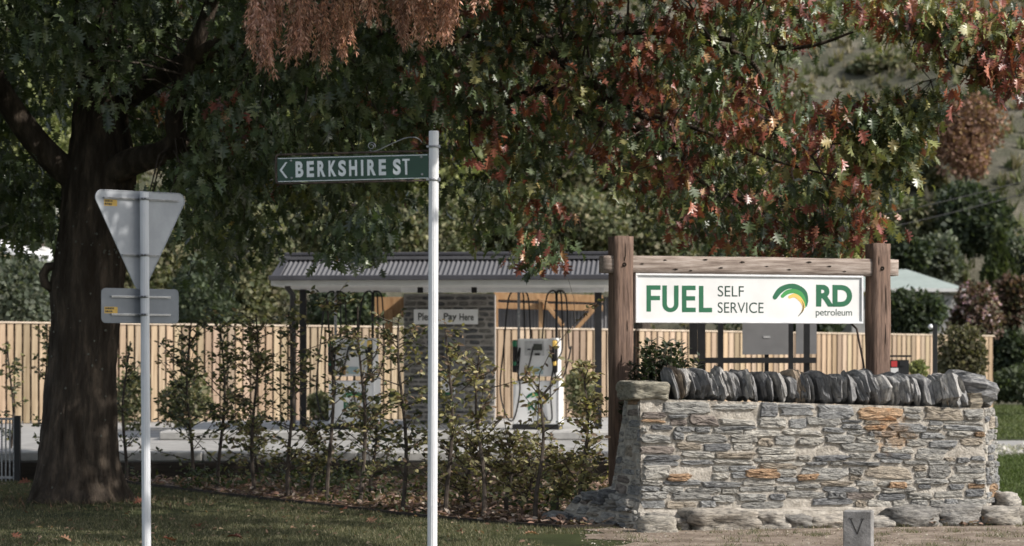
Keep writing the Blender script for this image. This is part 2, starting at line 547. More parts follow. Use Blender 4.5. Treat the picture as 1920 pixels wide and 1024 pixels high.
def hill_z(x, y):
    z = (y - 78) * 0.43 + 0.9 * np.sin(x * .11 + y * .05) + 0.5 * np.sin(x * .31 - y * .17) + .25 * np.sin(x * .9 + y * .6)
    return z * np.clip((y - 76) / 12, 0, 1) - 0.05


# tussocks on the hillside
nt_ = 12000
tx = rng.uniform(-28, 42, nt_); ty = rng.uniform(80, 150, nt_)
cent = np.stack([tx, ty, hill_z(tx, ty)], 1)
nb = 9
pos = np.repeat(cent, nb, 0) + rng.normal(0, .08, (nt_ * nb, 3)) * [1, 1, 0.2]
d = rng.normal(0, .45, (nt_ * nb, 3)); d[:, 2] = 1
sz = np.repeat(rng.uniform(.2, .7, nt_) ** 1.0, nb) * rng.uniform(.6, 1.1, nt_ * nb)
tcol = np.repeat(pick([(.17, .15, .09), (.10, .11, .05), (.24, .21, .15), (.06, .075, .035)], [3, 3, 2, 2], nt_), nb, 0)
stuff(link('hillside_tussock_grass', leaves_mesh('hillside_tussock_grass', pos, d, rng.normal(0, 1, pos.shape), sz, tcol, BLADE_V, BLADE_F, M['grass'], widths=sz * .32)))

# ================================================================== STONE WALL
th = R(12)
u12 = Vector((math.cos(th), math.sin(th), 0)); n12 = Vector((math.sin(th), -math.cos(th), 0))
B0 = A0 + u12 * 3.417
v12 = Vector((-math.sin(th), math.cos(th), 0))
E0 = A0 + v12 * 0.55
C0 = Vector((4.72, 23.75, 0))
ZT0, ZT1, ZB = 1.205, 1.10, 0.16
wall = thing('stone_wall', 'dry-look grey schist stone wall with upright slab coping, standing under the FUEL sign', 'stone wall', (2.9, 22.9, 0))


class Patch:
    def __init__(s, b0, b1, t0, t1, n):
        s.b0, s.b1, s.t0, s.t1 = map(Vector, (b0, b1, t0, t1)); s.n = Vector(n).normalized()
        s.W = ((s.b1 - s.b0).length + (s.t1 - s.t0).length) / 2
        s.H = ((s.t0 - s.b0).length + (s.t1 - s.b1).length) / 2

    def at(s, x, z, d=0):
        a, b = x / s.W, z / s.H
        lo = s.b0.lerp(s.b1, a); hi = s.t0.lerp(s.t1, a)
        return lo.lerp(hi, b) + s.n * d


def up(p, z):
    return Vector((p.x, p.y, z))


bat = n12 * 0.05
front = Patch(up(A0 + bat, ZB), up(B0 + bat, ZB), up(A0, ZT0), up(B0, ZT1), n12)
left = Patch(up(E0 + Vector((-.15, .02, 0)), ZB), up(A0 + bat, ZB), up(E0, ZT0), up(A0, ZT0), -u12 + n12 * .1)
rn = Vector((C0.y - B0.y, -(C0.x - B0.x), 0))
right = Patch(up(B0 + bat, ZB), up(C0 + Vector((.07, 0, 0)), ZB), up(B0, ZT1), up(C0, ZT1), rn)


def mortar(patch, nx, nz):
    xs = np.linspace(0, patch.W, nx); zs = np.linspace(0, patch.H, nz)
    vs = np.array([patch.at(x, z) for z in zs for x in xs])
    disp = vnoise(vs, 14) * .006 + vnoise(vs, 41, 3) * .004 + rng.normal(0, .0022, len(vs))
    vs = vs + np.array(patch.n)[None] * disp[:, None]
    ii = np.arange(nx * nz).reshape(nz, nx)
    fs = np.stack([ii[:-1, :-1], ii[:-1, 1:], ii[1:, 1:], ii[1:, :-1]], -1).reshape(-1, 4)
    o = link('mortar', mesh_np('mortar', vs, fs, M['mortar'], smooth=True), wall)
    return o


mortar(front, 240, 72); mortar(left, 40, 60); mortar(right, 40, 60)
core = MB()
ins = [A0 - n12 * .02 + u12 * .02, B0 - n12 * .02, C0 + Vector((-.03, 0, 0)), Vector((4.3, 24.1, 0)), E0 + u12 * .02]
k = len(ins)
core.add([up(p, 0.0) for p in ins] + [up(p, ZT0 - .012 if i in (0, 4) else ZT1 - .012) for i, p in enumerate(ins)],
         [tuple(range(k, 2 * k))] + [(i, (i + 1) % k, (i + 1) % k + k, i + k) for i in range(k)])
core.build('wall_core', M['mortar'], wall)

STONES = [((.31, .315, .32), 6), ((.37, .365, .35), 7), ((.43, .415, .385), 5), ((.37, .325, .27), 2), ((.42, .29, .19), .5),
          ((.27, .235, .215), 1.2), ((.55, .53, .49), 1.2), ((.21, .215, .225), 2)]


def stone_color():
    r = rnd.random() * sum(w for _, w in STONES)
    for c, w in STONES:
        r -= w
        if r <= 0:
            break
    k = rnd.uniform(.85, 1.2)
    return (c[0] * k, c[1] * k, c[2] * k, 1)


def face_stone(patch, cx, cz, w, h, depth, name='stone', color=None, parent=None, npts=18):
    """one stone, an irregular rounded polygon standing out of the mortar"""
    a = [2 * math.pi * (i + rnd.uniform(-.28, .28)) / npts for i in range(npts)]
    e = rnd.uniform(.28, .62)
    ph = rnd.uniform(0, 6.3); tilt = rnd.uniform(-.035, .035)
    pts = []
    for t in a:
        c, s_ = math.cos(t), math.sin(t)
        x = math.copysign(abs(c) ** e, c) * w / 2
        z = math.copysign(abs(s_) ** e, s_) * h / 2
        k = 1 + rnd.uniform(-.13, .06) + .07 * math.sin(2 * t + ph) + .04 * math.sin(3 * t - ph)
        x *= k; z *= k
        z += x * tilt
        pts.append((x, z))
    vs = []; fs = []
    dome = rnd.uniform(-.3, .3)
    rings = [(1.03, -.03), (1.0, depth * .45), (.93, depth * .95), (.62, depth * (1 + .15 * rnd.random())), (.25, depth * 1.1)]
    for q, (sc_, dd) in enumerate(rings):
        for i, (x, z) in enumerate(pts):
            j = rnd.uniform(-.30, .30) * depth if q > 1 else 0
            j += (x / w) * depth * dome
            vs.append(patch.at(cx + x * sc_, cz + z * sc_, dd + j))
    n = npts
    for q in range(len(rings) - 1):
        for i in range(n):
            j = (i + 1) % n
            fs.append((q * n + i, q * n + j, q * n + n + j, q * n + n + i))
    fs.append(tuple(range((len(rings) - 1) * n, len(rings) * n)))
    me = MB().add(vs, fs).mesh('stone', M['stone'], smooth=False)
    # recentre so that object coordinates differ between stones
    o = link(name, me, parent or wall)
    o.color = color or stone_color()
    return o


def lay(patch, hmin=.055, hmax=.135, wmin=.13, wmax=.46, depth=(.012, .034), gap=.014):
    z = 0.004
    while z < patch.H - .03:
        h = rnd.uniform(hmin, hmax)
        if patch.H - z - h < hmin:
            h = patch.H - z - .002
        x = rnd.uniform(-.12, 0)
        while x < patch.W - .03:
            w = rnd.uniform(wmin, wmax) * (0.75 + h * 3)
            x0 = max(x, 0); x1 = min(x + w, patch.W)
            if patch.W - x1 < .07:
                x1 = patch.W
            ww = x1 - x0
            if ww > .04:
                cxm = (x0 + x1) / 2
                wob = .016 * math.sin(cxm * 4.1 + z * 9) + .010 * math.sin(cxm * 11 + z * 17)
                if h > .10 and rnd.random() < .38 and ww > .12:
                    f = rnd.uniform(.35, .65)
                    cells = [(z, h * f), (z + h * f, h * (1 - f))]
                else:
                    cells = [(z, h)]
                for zz, hh in cells:
                    g = rnd.uniform(.35, 1.3) * gap
                    cz = zz + hh / 2 + wob
                    cz = min(max(cz, hh / 2 + .002), patch.H - hh / 2 - .002)
                    if rnd.random() < .94:
                        face_stone(patch, cxm + rnd.uniform(-.006, .006), cz, max(ww - g * 1.3, .03), max(hh - g * .9, .02), rnd.uniform(*depth))
            x += w
        z += h


lay(front, hmin=.05, hmax=.135, wmin=.12, wmax=.46, gap=.013)
lay(left, hmin=.08, hmax=.14, wmin=.14, wmax=.34, gap=.038, depth=(.008, .016))
lay(right, wmin=.12, wmax=.3, gap=.012)
# rust coloured stones seen in the face
for (sx, sz_, w, h) in ((.36, .30, .25, .07), (1.18, .335, .34, .095), (1.62, .30, .22, .06), (2.52, .22, .18, .075)):
    face_stone(front, sx, sz_, w, h, .04, color=(.46, .31, .20, 1))

# plinth of big footing stones
def boulder(name, c, size, rz=0.0, color=(.3, .28, .26, 1), parent=None, material='stone', seed=0.0, e=0.55, n=9, rot=None, rough=.12, smooth=False):
    """weathered block: superellipsoid grid with chipped, bedded faces"""
    g = np.linspace(-1, 1, n)
    vs = []; fs = []; key = {}
    def vid(p):
        kk = tuple(round(q, 4) for q in p)
        if kk not in key:
            key[kk] = len(vs); vs.append(kk)
        return key[kk]
    for ax in range(3):
        for sg in (-1, 1):
            for i in range(n - 1):
                for j in range(n - 1):
                    q = []
                    for a, b in ((i, j), (i + 1, j), (i + 1, j + 1), (i, j + 1)):
                        p = [0, 0, 0]; p[ax] = sg; p[(ax + 1) % 3] = g[a]; p[(ax + 2) % 3] = g[b]
                        q.append(vid(p))
                    fs.append(q if sg > 0 else q[::-1])
    v = np.array(vs, float)
    r = (np.abs(v) ** (2 / e)).sum(1) ** (e / 2)
    v = v / r[:, None]
    nn = vnoise(v, 1.6, seed) * rough + vnoise(v, 4.1, seed + 5) * rough * .5 + vnoise(v, 9.0, seed + 9) * rough * .25
    v = v * (1 + nn[:, None])
    v = v * np.array(size) / 2
    v = v + vnoise(v * [1, 1, 3], 30, seed)[:, None] * .004
    me = mesh_np(name, v, np.array(fs), M[material], smooth=smooth)
    o = link(name, me, parent)
    rm = (rot or Matrix.Rotation(rz, 4, 'Z'))
    o.matrix_basis = Matrix.Translation(Vector(c)) @ rm
    o.color = color
    return o


def warm():
    k = rnd.uniform(.85, 1.2)
    c = rnd.choice([(.42, .385, .34), (.36, .335, .30), (.30, .29, .275), (.46, .43, .39)])
    return (c[0] * k, c[1] * k, c[2] * k, 1)


# front footing: base strip of mortar, then stones along it
foot = Patch(up(A0 + n12 * .15 - u12 * .05, 0), up(B0 + n12 * .15 + u12 * .06, 0), up(A0 + n12 * .12 - u12 * .03, ZB - .01), up(B0 + n12 * .11, ZB - .01), n12)
mortar(foot, 160, 12)
lp = MB(); q = [A0 + n12 * .12 - u12 * .03, B0 + n12 * .11, B0, A0]
lp.add([up(q[0], ZB - .01), up(q[1], ZB - .01), up(q[2], ZB + .035), up(q[3], ZB + .035)], [(0, 1, 2, 3)])
lp.build('mortar', M['mortar'], wall)
x = 0.02
for w, h, pr in ((.22, .15, .05), (.16, .10, .05), (.62, .19, .17), (.08, .06, .05), (.30, .15, .10), (.27, .12, .08), (.40, .11, .06), (.44, .10, .05), (.52, .17, .11), (.46, .18, .07), (.40, .16, .12)):
    if x > 3.35:
        break
    c = A0 + u12 * (x + w / 2) + n12 * (.17 + pr * .35)
    boulder('footing_stone', up(c, h * .40), (w * 1.0, .34 + pr, h * 1.22), th + rnd.uniform(-.08, .08), warm(), wall, seed=x * 7, e=.34, rough=.20)
    x += w * .93
# loose stones at the foot
boulder('footing_stone', (1.32, 21.98, .045), (.36, .26, .2), .1, (.46, .43, .38, 1), wall, seed=31, e=.4)
boulder('footing_stone', (4.86, 23.15, .06), (.26, .3, .2), .2, (.44, .40, .35, 1), wall, seed=37)
boulder('footing_stone', (3.45, 22.6, .03), (.25, .2, .09), .2, (.40, .38, .35, 1), wall, seed=39)
# splayed base spreading to the left of the wall end: a low battered face turned to the left, sloping top
F0 = Vector((1.20, 22.27, 0)); G0 = Vector((.43, 23.5, 0))
T1 = Vector((1.17, 22.42, .175)); T0 = Vector((.62, 23.42, .25))
nl_ = Vector((-(F0.y - G0.y) * -1, -(F0.x - G0.x), 0)).normalized()
splay = Patch(G0, F0, T0, T1, nl_)
mortar(splay, 70, 16)
lay(splay, hmin=.07, hmax=.12, wmin=.13, wmax=.30, gap=.03, depth=(.01, .03))
Am, Em = A0 + n12 * .05 - u12 * .01, E0 + Vector((-.13, .02, 0))
sb = MB()
sb.add([T0, T1, up(Am, .24), up(Em, .36)], [(0, 1, 2, 3)])
sb.add([T0, up(Em, .36), up(Em, .36) + Vector((.3, .5, -.2)), T0 + Vector((.3, .6, -.2)), up(G0, 0) + Vector((.3, .6, 0)), up(G0, 0)], [(0, 1, 2, 3), (0, 3, 4, 5)])
sb.add([up(F0, 0), T1, up(Am, .24), up(A0 + n12 * .2 + u12 * .1, 0)], [(3, 2, 1, 0)])
sb.build('mortar', M['mortar'], wall)
for q, (fx, fy) in enumerate(((.12, .3), (.35, .25), (.58, .28), (.80, .3), (.25, .72), (.52, .75), (.80, .7))):
    lo = T0.lerp(T1, fx); hi = up(Em, .36).lerp(up(Am, .24), fx)
    c = lo.lerp(hi, fy)
    boulder('footing_stone', c + Vector((0, 0, -.012)), (.15, .20, .085), R(-58) + rnd.uniform(-.2, .2), stone_color(), wall, seed=q * 3.3 + 60, e=.3, n=7, rough=.2)
boulder('footing_stone', (.42, 23.35, .03), (.20, .26, .14), .4, stone_color(), wall, seed=77, e=.4)
# right end base
for i, (x_, y_, z_, s_) in enumerate(((4.80, 23.45, .18, .2), (4.83, 23.7, .14, .22))):
    boulder('footing_stone', (x_, y_, z_), (s_, .3, s_), .4, warm(), wall, seed=50 + i, n=7)

# coping: flat cap block then upright slabs
boulder('cap_stone', A0 + u12 * .095 + v12 * .24 + Vector((0, 0, ZT0 + .075)), (.37, .56, .175), th, (.36, .34, .28, 1), wall, 'stone', seed=3, e=.25, rough=.13)
def slab(c, size, rot, color, seed_):
    """upright split slab: an irregular outline (depth, height) in several slipped layers across its width"""
    w, dep, hgt = size
    r_ = random.Random(seed_)
    k_ = 12
    base_ = []
    for q in range(k_):
        t = 2 * math.pi * (q + r_.uniform(-.3, .3)) / k_
        ex_ = r_.uniform(.5, .85)
        y = math.copysign(abs(math.cos(t)) ** ex_, math.cos(t)) * dep / 2
        z = math.copysign(abs(math.sin(t)) ** ex_, math.sin(t)) * hgt / 2
        k2 = r_.uniform(.86, 1.08)
        base_.append((y * k2, z * k2))
    lay_ = r_.choice([4, 5, 5, 6])
    vs_ = []; fs_l = []
    for l in range(lay_):
        f = l / (lay_ - 1)
        x = (f - .5) * w
        sc1 = [.80, 1.0, .93, 1.0, .90, .78][l] if l < lay_ - 1 else r_.uniform(.66, .84)
        sc1 *= r_.uniform(.93, 1.04)
        oy, oz = r_.uniform(-.03, .03), r_.uniform(-.012, .018)
        for (y, z) in base_:
            j = r_.uniform(.94, 1.05)
            vs_.append((x + r_.uniform(-.12, .12) * w / lay_ + z * r_.uniform(.0, .06), y * sc1 * j + oy, z * sc1 * j + oz))
    for l in range(lay_ - 1):
        for q in range(k_):
            a_, b_ = l * k_ + q, l * k_ + (q + 1) % k_
            fs_l += [(a_, b_, b_ + k_), (a_, b_ + k_, a_ + k_)] if r_.random() < .5 else [(a_, b_, a_ + k_), (b_, b_ + k_, a_ + k_)]
    fs_l += [tuple(range(k_ - 1, -1, -1)), tuple(range((lay_ - 1) * k_, lay_ * k_))]
    o = MB().add(vs_, fs_l).build('coping_stone', M['slab'], wall)
    o.matrix_basis = Matrix.Translation(Vector(c)) @ rot
    o.color = color
    return o


s_ = .33
i = 0
slabcols = [(.28, .28, .28, 1), (.37, .37, .365, 1), (.21, .212, .215, 1), (.44, .43, .41, 1), (.30, .30, .30, 1), (.38, .37, .35, 1)]
while s_ < 3.14:
    w = rnd.uniform(.052, .115)
    hgt = rnd.uniform(.27, .35)
    lean = R(rnd.uniform(-20, -5))
    tp = ZT0 + (ZT1 - ZT0) * s_ / 3.417
    c = A0 + u12 * (s_ + w * .35) + v12 * .24 + Vector((0, 0, tp + hgt * .44))
    rot = Matrix.Rotation(th + R(rnd.uniform(-16, 20)), 4, 'Z') @ Matrix.Rotation(lean, 4, 'Y')
    col = rnd.choice(slabcols)
    if rnd.random() < .10:
        col = (.36, .29, .22, 1)
    slab(c, (w * 1.1, .56, hgt), rot, col, i + 3)
    s_ += w * .74
    i += 1
# big stones turning round the right end
fan = [((4.18, 23.30, ZT1 + .16), (.20, .55, .36), 8, -14), ((4.30, 23.36, ZT1 + .13), (.17, .5, .30), -8, -28), ((4.40, 23.34, ZT1 + .05), (.22, .40, .17), 16, -6),
       ((4.47, 23.42, ZT1 + .17), (.34, .5, .17), 22, 12), ((4.40, 23.56, ZT1 + .27), (.42, .45, .12), 15, 10), ((4.50, 23.58, ZT1 + .19), (.22, .42, .20), 30, 25),
       ((4.55, 23.62, ZT1 + .12), (.18, .42, .24), 30, 30), ((4.58, 23.82, ZT1 + .10), (.18, .35, .27), 40, 20)]
for q, (c, sz3, rz_, ry_) in enumerate(fan):
    rot = Matrix.Rotation(R(rz_), 4, 'Z') @ Matrix.Rotation(R(ry_), 4, 'Y')
    colq = slabcols[(q + 3) % 6] if q != 2 else (.40, .35, .27, 1)
    if sz3[2] < .2:      # a flat one: lay the slab on its side
        slab(c, (sz3[2] * 1.15, sz3[1], sz3[0] * 1.1), rot @ Matrix.Rotation(R(90), 4, 'Y'), colq, 90 + q)
    else:
        slab(c, (sz3[0], sz3[1], sz3[2] * 1.1), rot, colq, 90 + q)

# ================================================================== FUEL SIGN
sg = R(18.4)
us = Vector((math.cos(sg), math.sin(sg), 0)); ns = Vector((math.sin(sg), -math.cos(sg), 0)); zv = Vector((0, 0, 1))
S0 = Vector((1.207, 24.0, 0))
frame_t = thing('timber_sign_frame', 'rough brown hardwood frame of two square posts and a cross beam behind the stone wall', 'sign frame', (2.3, 24.4, 0))
PW = .205


def wobble_box(name, c, size, rz, material, parent, seed=0, cuts=14, axis=2):
    nx = [4, 4, 4]; nx[axis] = cuts
    v = []; f = []; key = {}
    for ax in range(3):
        a1, a2 = (ax + 1) % 3, (ax + 2) % 3
        for sgn in (-1, 1):
            for i in range(nx[a1]):
                for j in range(nx[a2]):
                    q = []
                    for a, b in ((i, j), (i + 1, j), (i + 1, j + 1), (i, j + 1)):
                        p = [0, 0, 0]; p[ax] = sgn; p[a1] = -1 + 2 * a / nx[a1]; p[a2] = -1 + 2 * b / nx[a2]
                        kk = tuple(round(t, 4) for t in p)
                        if kk not in key:
                            key[kk] = len(v); v.append(kk)
                        q.append(key[kk])
                    f.append(q if sgn > 0 else q[::-1])
    v = np.array(v)
    half = np.array(size) / 2
    edge = (np.abs(v) > .99).sum(1)
    p = v * half
    for ax in range(3):
        m = (edge >= 2) & (np.abs(v[:, ax]) > .99)
        p[m, ax] -= np.sign(v[m, ax]) * .007
    p += (vnoise(p * [1, 1, 1], 3, seed) * .0035)[:, None] * np.sign(v) * (np.abs(v) > .99)
    me = mesh_np(name, p, np.array(f), material)
    o = link(name, me, parent)
    o.matrix_basis = Matrix.Translation(Vector(c)) @ Matrix.Rotation(rz, 4, 'Z')
    return o


pl = S0 + us * (-.13) - ns * .02
pr = S0 + us * (2.53 + .17) - ns * .02
wobble_box('post', up(pl, 1.395), (PW, PW, 2.79), sg, M['beam'], frame_t, 1, 30)
wobble_box('post', up(pr, 1.38), (PW, PW, 2.76), sg, M['beam'], frame_t, 4, 30)
mid = (pl + pr) / 2
wobble_box('cross_beam', up(mid + ns * .0, 2.51), ((pr - pl).length + .42, .15, .18), sg, M['beamh'], frame_t, 8, 30, axis=0)


def bolt(p, parent, r=.022):
    MB().tube([p + ns * .001, p + ns * .0035], r, 12).build('bolt_hole', M['hole'], parent)
    MB().tube([p + ns * .0035 + Vector((-.006, 0, -.004)), p + ns * .02 + Vector((-.012, 0, -.012))], r * .38, 8).build('bolt', M['rust'], parent)


bolt(up(pl, 2.505) + ns * (PW / 2 + .001), frame_t)
bolt(up(pr, 2.50) + ns * (PW / 2 + .001), frame_t)
hb = MB()
for a, z in ((.10, 2.25), (.34, 2.29), (.46, 2.20), (.78, 2.30), (.95, 2.22), (1.18, 2.28), (1.45, 2.24), (1.70, 2.21), (1.92, 2.29), (2.15, 2.25), (2.32, 2.2), (.62, 2.19)):
    p = up(pl + us * (a + .1), z + .265) + ns * .076
    r = rnd.uniform(.005, .010)
    hb.prism([(-r * rnd.uniform(2, 5), 0), (-r, -r), (r, -r * .8), (r * rnd.uniform(2, 4), 0), (r, r), (-r, r)], .002, p + ns * .002, us, zv, ns)
hb.build('nail_hole', M['hole'], frame_t)
cb = MB()
for (bp, zc, hh, o_) in ((pl, 2.36, .16, .01), (pl, 2.28, .05, .0), (pl, 1.62, .12, .03), (pl, 1.30, .07, -.03), (pl, 1.02, .10, .02), (pr, 1.9, .30, .04), (pr, 1.55, .22, .035), (pr, 2.3, .1, -.04)):
    w_ = .0045
    cb.prism([(-w_, -hh / 2 * .6), (0, -hh / 2), (w_, -hh / 2 * .5), (w_ * .6, hh / 2 * .6), (0, hh / 2), (-w_, hh / 2 * .4)], .002, up(bp, zc + .28) + us * o_ + ns * (PW / 2 + .0045), us, zv, ns)
cb.build('drying_crack', M['hole'], frame_t)
# curved iron brace behind the right post
cp = [up(pr - us * .30 - ns * .02, 1.94), up(pr - us * .24, 1.88), up(pr - us * .17, 1.56), up(pr - us * .145, 1.40), up(pr - us * .14, 1.0), up(pr - us * .14, .4)]
MB().tube(cp, .011, 8).build('cable_conduit', M['rust'], frame_t, True)

fs_ = thing('fuel_sign', 'white framed rectangular sign reading FUEL SELF SERVICE hung between two timber posts', 'sign', tuple(S0 + zv * 1.7))
SW, SH, SZ = 2.50, .492, 1.930
FO = up(S0, SZ) + ns * .045
MB().box(up(S0 + us * SW / 2, SZ + SH / 2) + ns * .01, (SW - .02, .05, SH - .02), sg).build('sign_panel', M['white'], fs_)
fw = .022
for (a, b, w, h) in ((SW / 2, fw / 2, SW, fw), (SW / 2, SH - fw / 2, SW, fw), (fw / 2, SH / 2, fw, SH - 2 * fw), (SW - fw / 2, SH / 2, fw, SH - 2 * fw)):
    MB().box(up(S0 + us * a, SZ + b) + ns * .018, (w, .075, h), sg, bev=.004).build('sign_frame', M['frame'], fs_)
for a in (.12, 1.22, 2.38):
    MB().box(up(S0 + us * a, SZ + SH + .006) + ns * .02, (.012, .02, .014), sg).build('screw', M['galv'], fs_)
spanel = [c_ for c_ in bpy.data.objects if c_.parent == fs_ and c_.name == 'sign_panel'][0]
PF = up(S0, SZ) + ns * .0355   # printed plane


def sxy(zx, zy):
    """sign coordinates from the measured drawing of the face (1580 x 340 units)"""
    t = (zx - 35) / 1580
    top = 268 + 17 * t; bot = 607 + 10 * t
    return t * SW, (1 - (zy - top) / (bot - top)) * SH


def stext(name, body, x0, y0, x1, y1, material, bold=0.0, space=1.0):
    a, b = sxy(x0, y1); c, d_ = sxy(x1, y0)
    return text_obj(name, body, PF + us * a + zv * b, us, zv, ns, c - a, d_ - b, material, spanel, bold, space)


def block(name, polys, material, parent=spanel):
    m = MB()
    for pl_ in polys:
        q = [sxy(*p) for p in pl_]
        m.prism(q[::-1], .0008, PF + ns * .0008, us, zv, ns)
    return m.build(name, material, parent)


def rect(x0, y0, x1, y1):
    return [(x0, y0), (x1, y0), (x1, y1), (x0, y1)]


# FUEL in heavy block letters
block('letter_f', [rect(113, 350, 143, 530), rect(143, 350, 208, 381), rect(143, 422, 204, 452)], M['lgreen'])
uo = [(220, 351), (251, 351), (251, 478)] + [(251 + 24 - 24 * math.cos(t), 478 + 27 * math.sin(t)) for t in [i * math.pi / 8 for i in range(1, 8)]] + [(299, 478), (299, 351), (330, 351), (330, 480)]
uo += [(275 + 55 * math.cos(t), 480 + 54 * math.sin(t)) for t in [i * math.pi / 12 for i in range(1, 12)]] + [(220, 480)]
cu = MB()
outer = [(220, 351), (220, 480)] + [(275 - 55 * math.cos(t), 480 + 54 * math.sin(t)) for t in [i * math.pi / 12 for i in range(1, 12)]] + [(330, 480), (330, 351)]
inner = [(251, 351), (251, 478)] + [(275 - 24 * math.cos(t), 478 + 27 * math.sin(t)) for t in [i * math.pi / 12 for i in range(1, 12)]] + [(299, 478), (299, 351)]
vs = [PF + us * sxy(*p)[0] + zv * sxy(*p)[1] + ns * .0008 for p in outer + inner]
nn_ = len(outer)
cu.add(vs, [(i, i + 1, nn_ + i + 1, nn_ + i) for i in range(nn_ - 1)])
cu.build('letter_u', M['lgreen'], spanel)
block('letter_e', [rect(353, 352, 384, 534), rect(384, 352, 446, 383), rect(384, 424, 443, 454), rect(384, 503, 447, 534)], M['lgreen'])
block('letter_l', [rect(469, 354, 500, 535), rect(500, 504, 559, 535)], M['lgreen'])
stext('word_self', 'SELF', 598, 355, 778, 427, M['inkgreen'], 0.0, 1.0)
stext('word_service', 'SERVICE', 598, 468, 915, 539, M['inkgreen'], 0.0, 1.0)
stext('word_rd', 'RD', 1283, 348, 1540, 497, M['lgreen'], 0.045, .98)
stext('word_petroleum', 'petroleum', 1281, 514, 1539, 573, M['inkgreen'], 0.004, .96)


def band_curve(pts, n=40):
    """Catmull-Rom through (x, y, w)"""
    P_ = [pts[0]] + pts + [pts[-1]]
    out = []
    for i in range(1, len(P_) - 2):
        for k_ in range(n // (len(pts) - 1)):
            t = k_ / (n // (len(pts) - 1))
            out.append(tuple(.5 * ((2 * b) + (c - a) * t + (2 * a - 5 * b + 4 * c - d_) * t * t + (3 * b - a - 3 * c + d_) * t ** 3)
                             for a, b, c, d_ in zip(P_[i - 1], P_[i], P_[i + 1], P_[i + 2])))
    out.append(pts[-1])
    return out


def swoosh(name, pts, lift, material, parent, org, uu, nrm, tf):
    c = band_curve(pts)
    L_, R_ = [], []
    for i, (x, y, w) in enumerate(c):
        a = c[max(i - 1, 0)]; b = c[min(i + 1, len(c) - 1)]
        dx, dy = b[0] - a[0], b[1] - a[1]
        l = math.hypot(dx, dy) or 1
        L_.append((x - dy / l * w / 2, y + dx / l * w / 2)); R_.append((x + dy / l * w / 2, y - dx / l * w / 2))
    # rounded start
    x, y, w = c[0]
    dx, dy = c[1][0] - x, c[1][1] - y; l = math.hypot(dx, dy)
    cap_ = []
    for t in (1, 2, 3, 4, 5):
        an = math.pi * t / 6
        cap_.append((x - dy / l * w / 2 * math.cos(an) - dx / l * w / 2 * math.sin(an), y + dx / l * w / 2 * math.cos(an) - dy / l * w / 2 * math.sin(an)))
    pts2 = L_ + R_ + cap_
    v = [org + uu * tf(*p)[0] + zv * tf(*p)[1] + nrm * lift for p in pts2]
    n = len(L_)
    fs2 = [(i, i + 1, n + i + 1, n + i) for i in range(n - 1)] + [tuple([0] + [2 * n + q for q in range(5)] + [n])]
    return MB().add(v, fs2).build(name, material, parent)


LOGO = [('logo_green_arc', [(994, 432, 32), (1030, 385, 40), (1085, 358, 34), (1140, 362, 40), (1192, 400, 48), (1216, 450, 24), (1216, 497, 4)], .0010, 'lgreen'),
        ('logo_light_green_arc', [(1046, 425, 24), (1080, 398, 30), (1130, 390, 30), (1175, 415, 36), (1203, 462, 22), (1205, 505, 5)], .0012, 'mgreen'),
        ('logo_yellow_arc', [(1098, 430, 22), (1130, 420, 26), (1165, 440, 28), (1192, 480, 20), (1190, 520, 13), (1160, 562, 2)], .0014, 'yellow'),
        ('logo_black_tail', [(1180, 452, 2), (1192, 480, 6), (1190, 520, 8), (1174, 545, 6), (1156, 563, 3)], .0016, 'ink')]
for nm, pts, lift, mk in LOGO:
    swoosh(nm, pts, lift, M[mk], spanel, PF, us, ns, sxy)

# ================================================================== STREET NAME SIGN
def fluted_pole(p0, p1, r, material, parent, name='pole'):
    n = 48
    m = MB()
    p0, p1 = Vector(p0), Vector(p1)
    vs = []
    for p in (p0, p1):
        for k_ in range(n):
            t = 2 * math.pi * k_ / n
            rr = r * (1 if k_ % 3 else .93)
            vs.append(p + Vector((math.cos(t) * rr, math.sin(t) * rr, 0)))
    fs2 = [(k_, (k_ + 1) % n, n + (k_ + 1) % n, n + k_) for k_ in range(n)] + [tuple(range(n, 2 * n))]
    m.add(vs, fs2)
    return m.build(name, material, parent)


YP = 15.0
pb = P(810, 1150, YP); pt = P(813.5, 247, YP)
st = thing('street_name_sign', 'white fluted pole carrying the green BERKSHIRE ST name blade with iron scroll', 'street sign', (pb.x, YP, 0))
fluted_pole((pb.x, YP, 0), (pt.x, YP, pt.z), .0305, M['pole'], st)
MB().tube([(pt.x, YP, pt.z), (pt.x, YP, pt.z + .004)], .029, 24).build('pole_cap', M['frame'], st)
ba = R(-7)
ub = Vector((math.cos(ba), math.sin(ba), 0)); ub = (ub + zv * .015).normalized(); nb_ = Vector((math.sin(ba), -math.cos(ba), 0)); vb = nb_.cross(ub) * -1
if vb.z < 0:
    vb = -vb
blade_w = .955
br = Vector((pt.x - .032, YP - .002, 0)); br.z = P(800, 334.5, YP).z - .0
bo = br - ub * blade_w      # lower left corner of the printed blade
bo = bo + zv * 0.0
BH = .152
def quadbox(o, w, h, t, name, material, parent=st, lift=0.0):
    return MB().prism([(0, 0), (w, 0), (w, h), (0, h)], t, o + nb_ * lift, ub, vb, nb_).build(name, material, parent)


blade = quadbox(bo, blade_w, BH, .004, 'name_blade', M['signgreen'])
quadbox(bo + ub * .004, blade_w - .008, .0045, .0004, 'blade_border', M['signwhite'], lift=.0006)
quadbox(bo + ub * .004 + vb * (BH - .0085), blade_w - .008, .0045, .0004, 'blade_border', M['signwhite'], lift=.0006)
fr = MB()
fo = bo - ub * .010 - vb * .012
W2, H2 = blade_w + .02, BH + .030
fr.tube([fo + ub * W2, fo + ub * .02, fo + ub * .006 + vb * .006, fo + vb * .02, fo + vb * (H2 - .02), fo + vb * (H2 - .006) + ub * .006, fo + vb * H2 + ub * .02, fo + vb * H2 + ub * W2], .0065, 8)
fr.build('blade_frame', M['rust'], st, True)


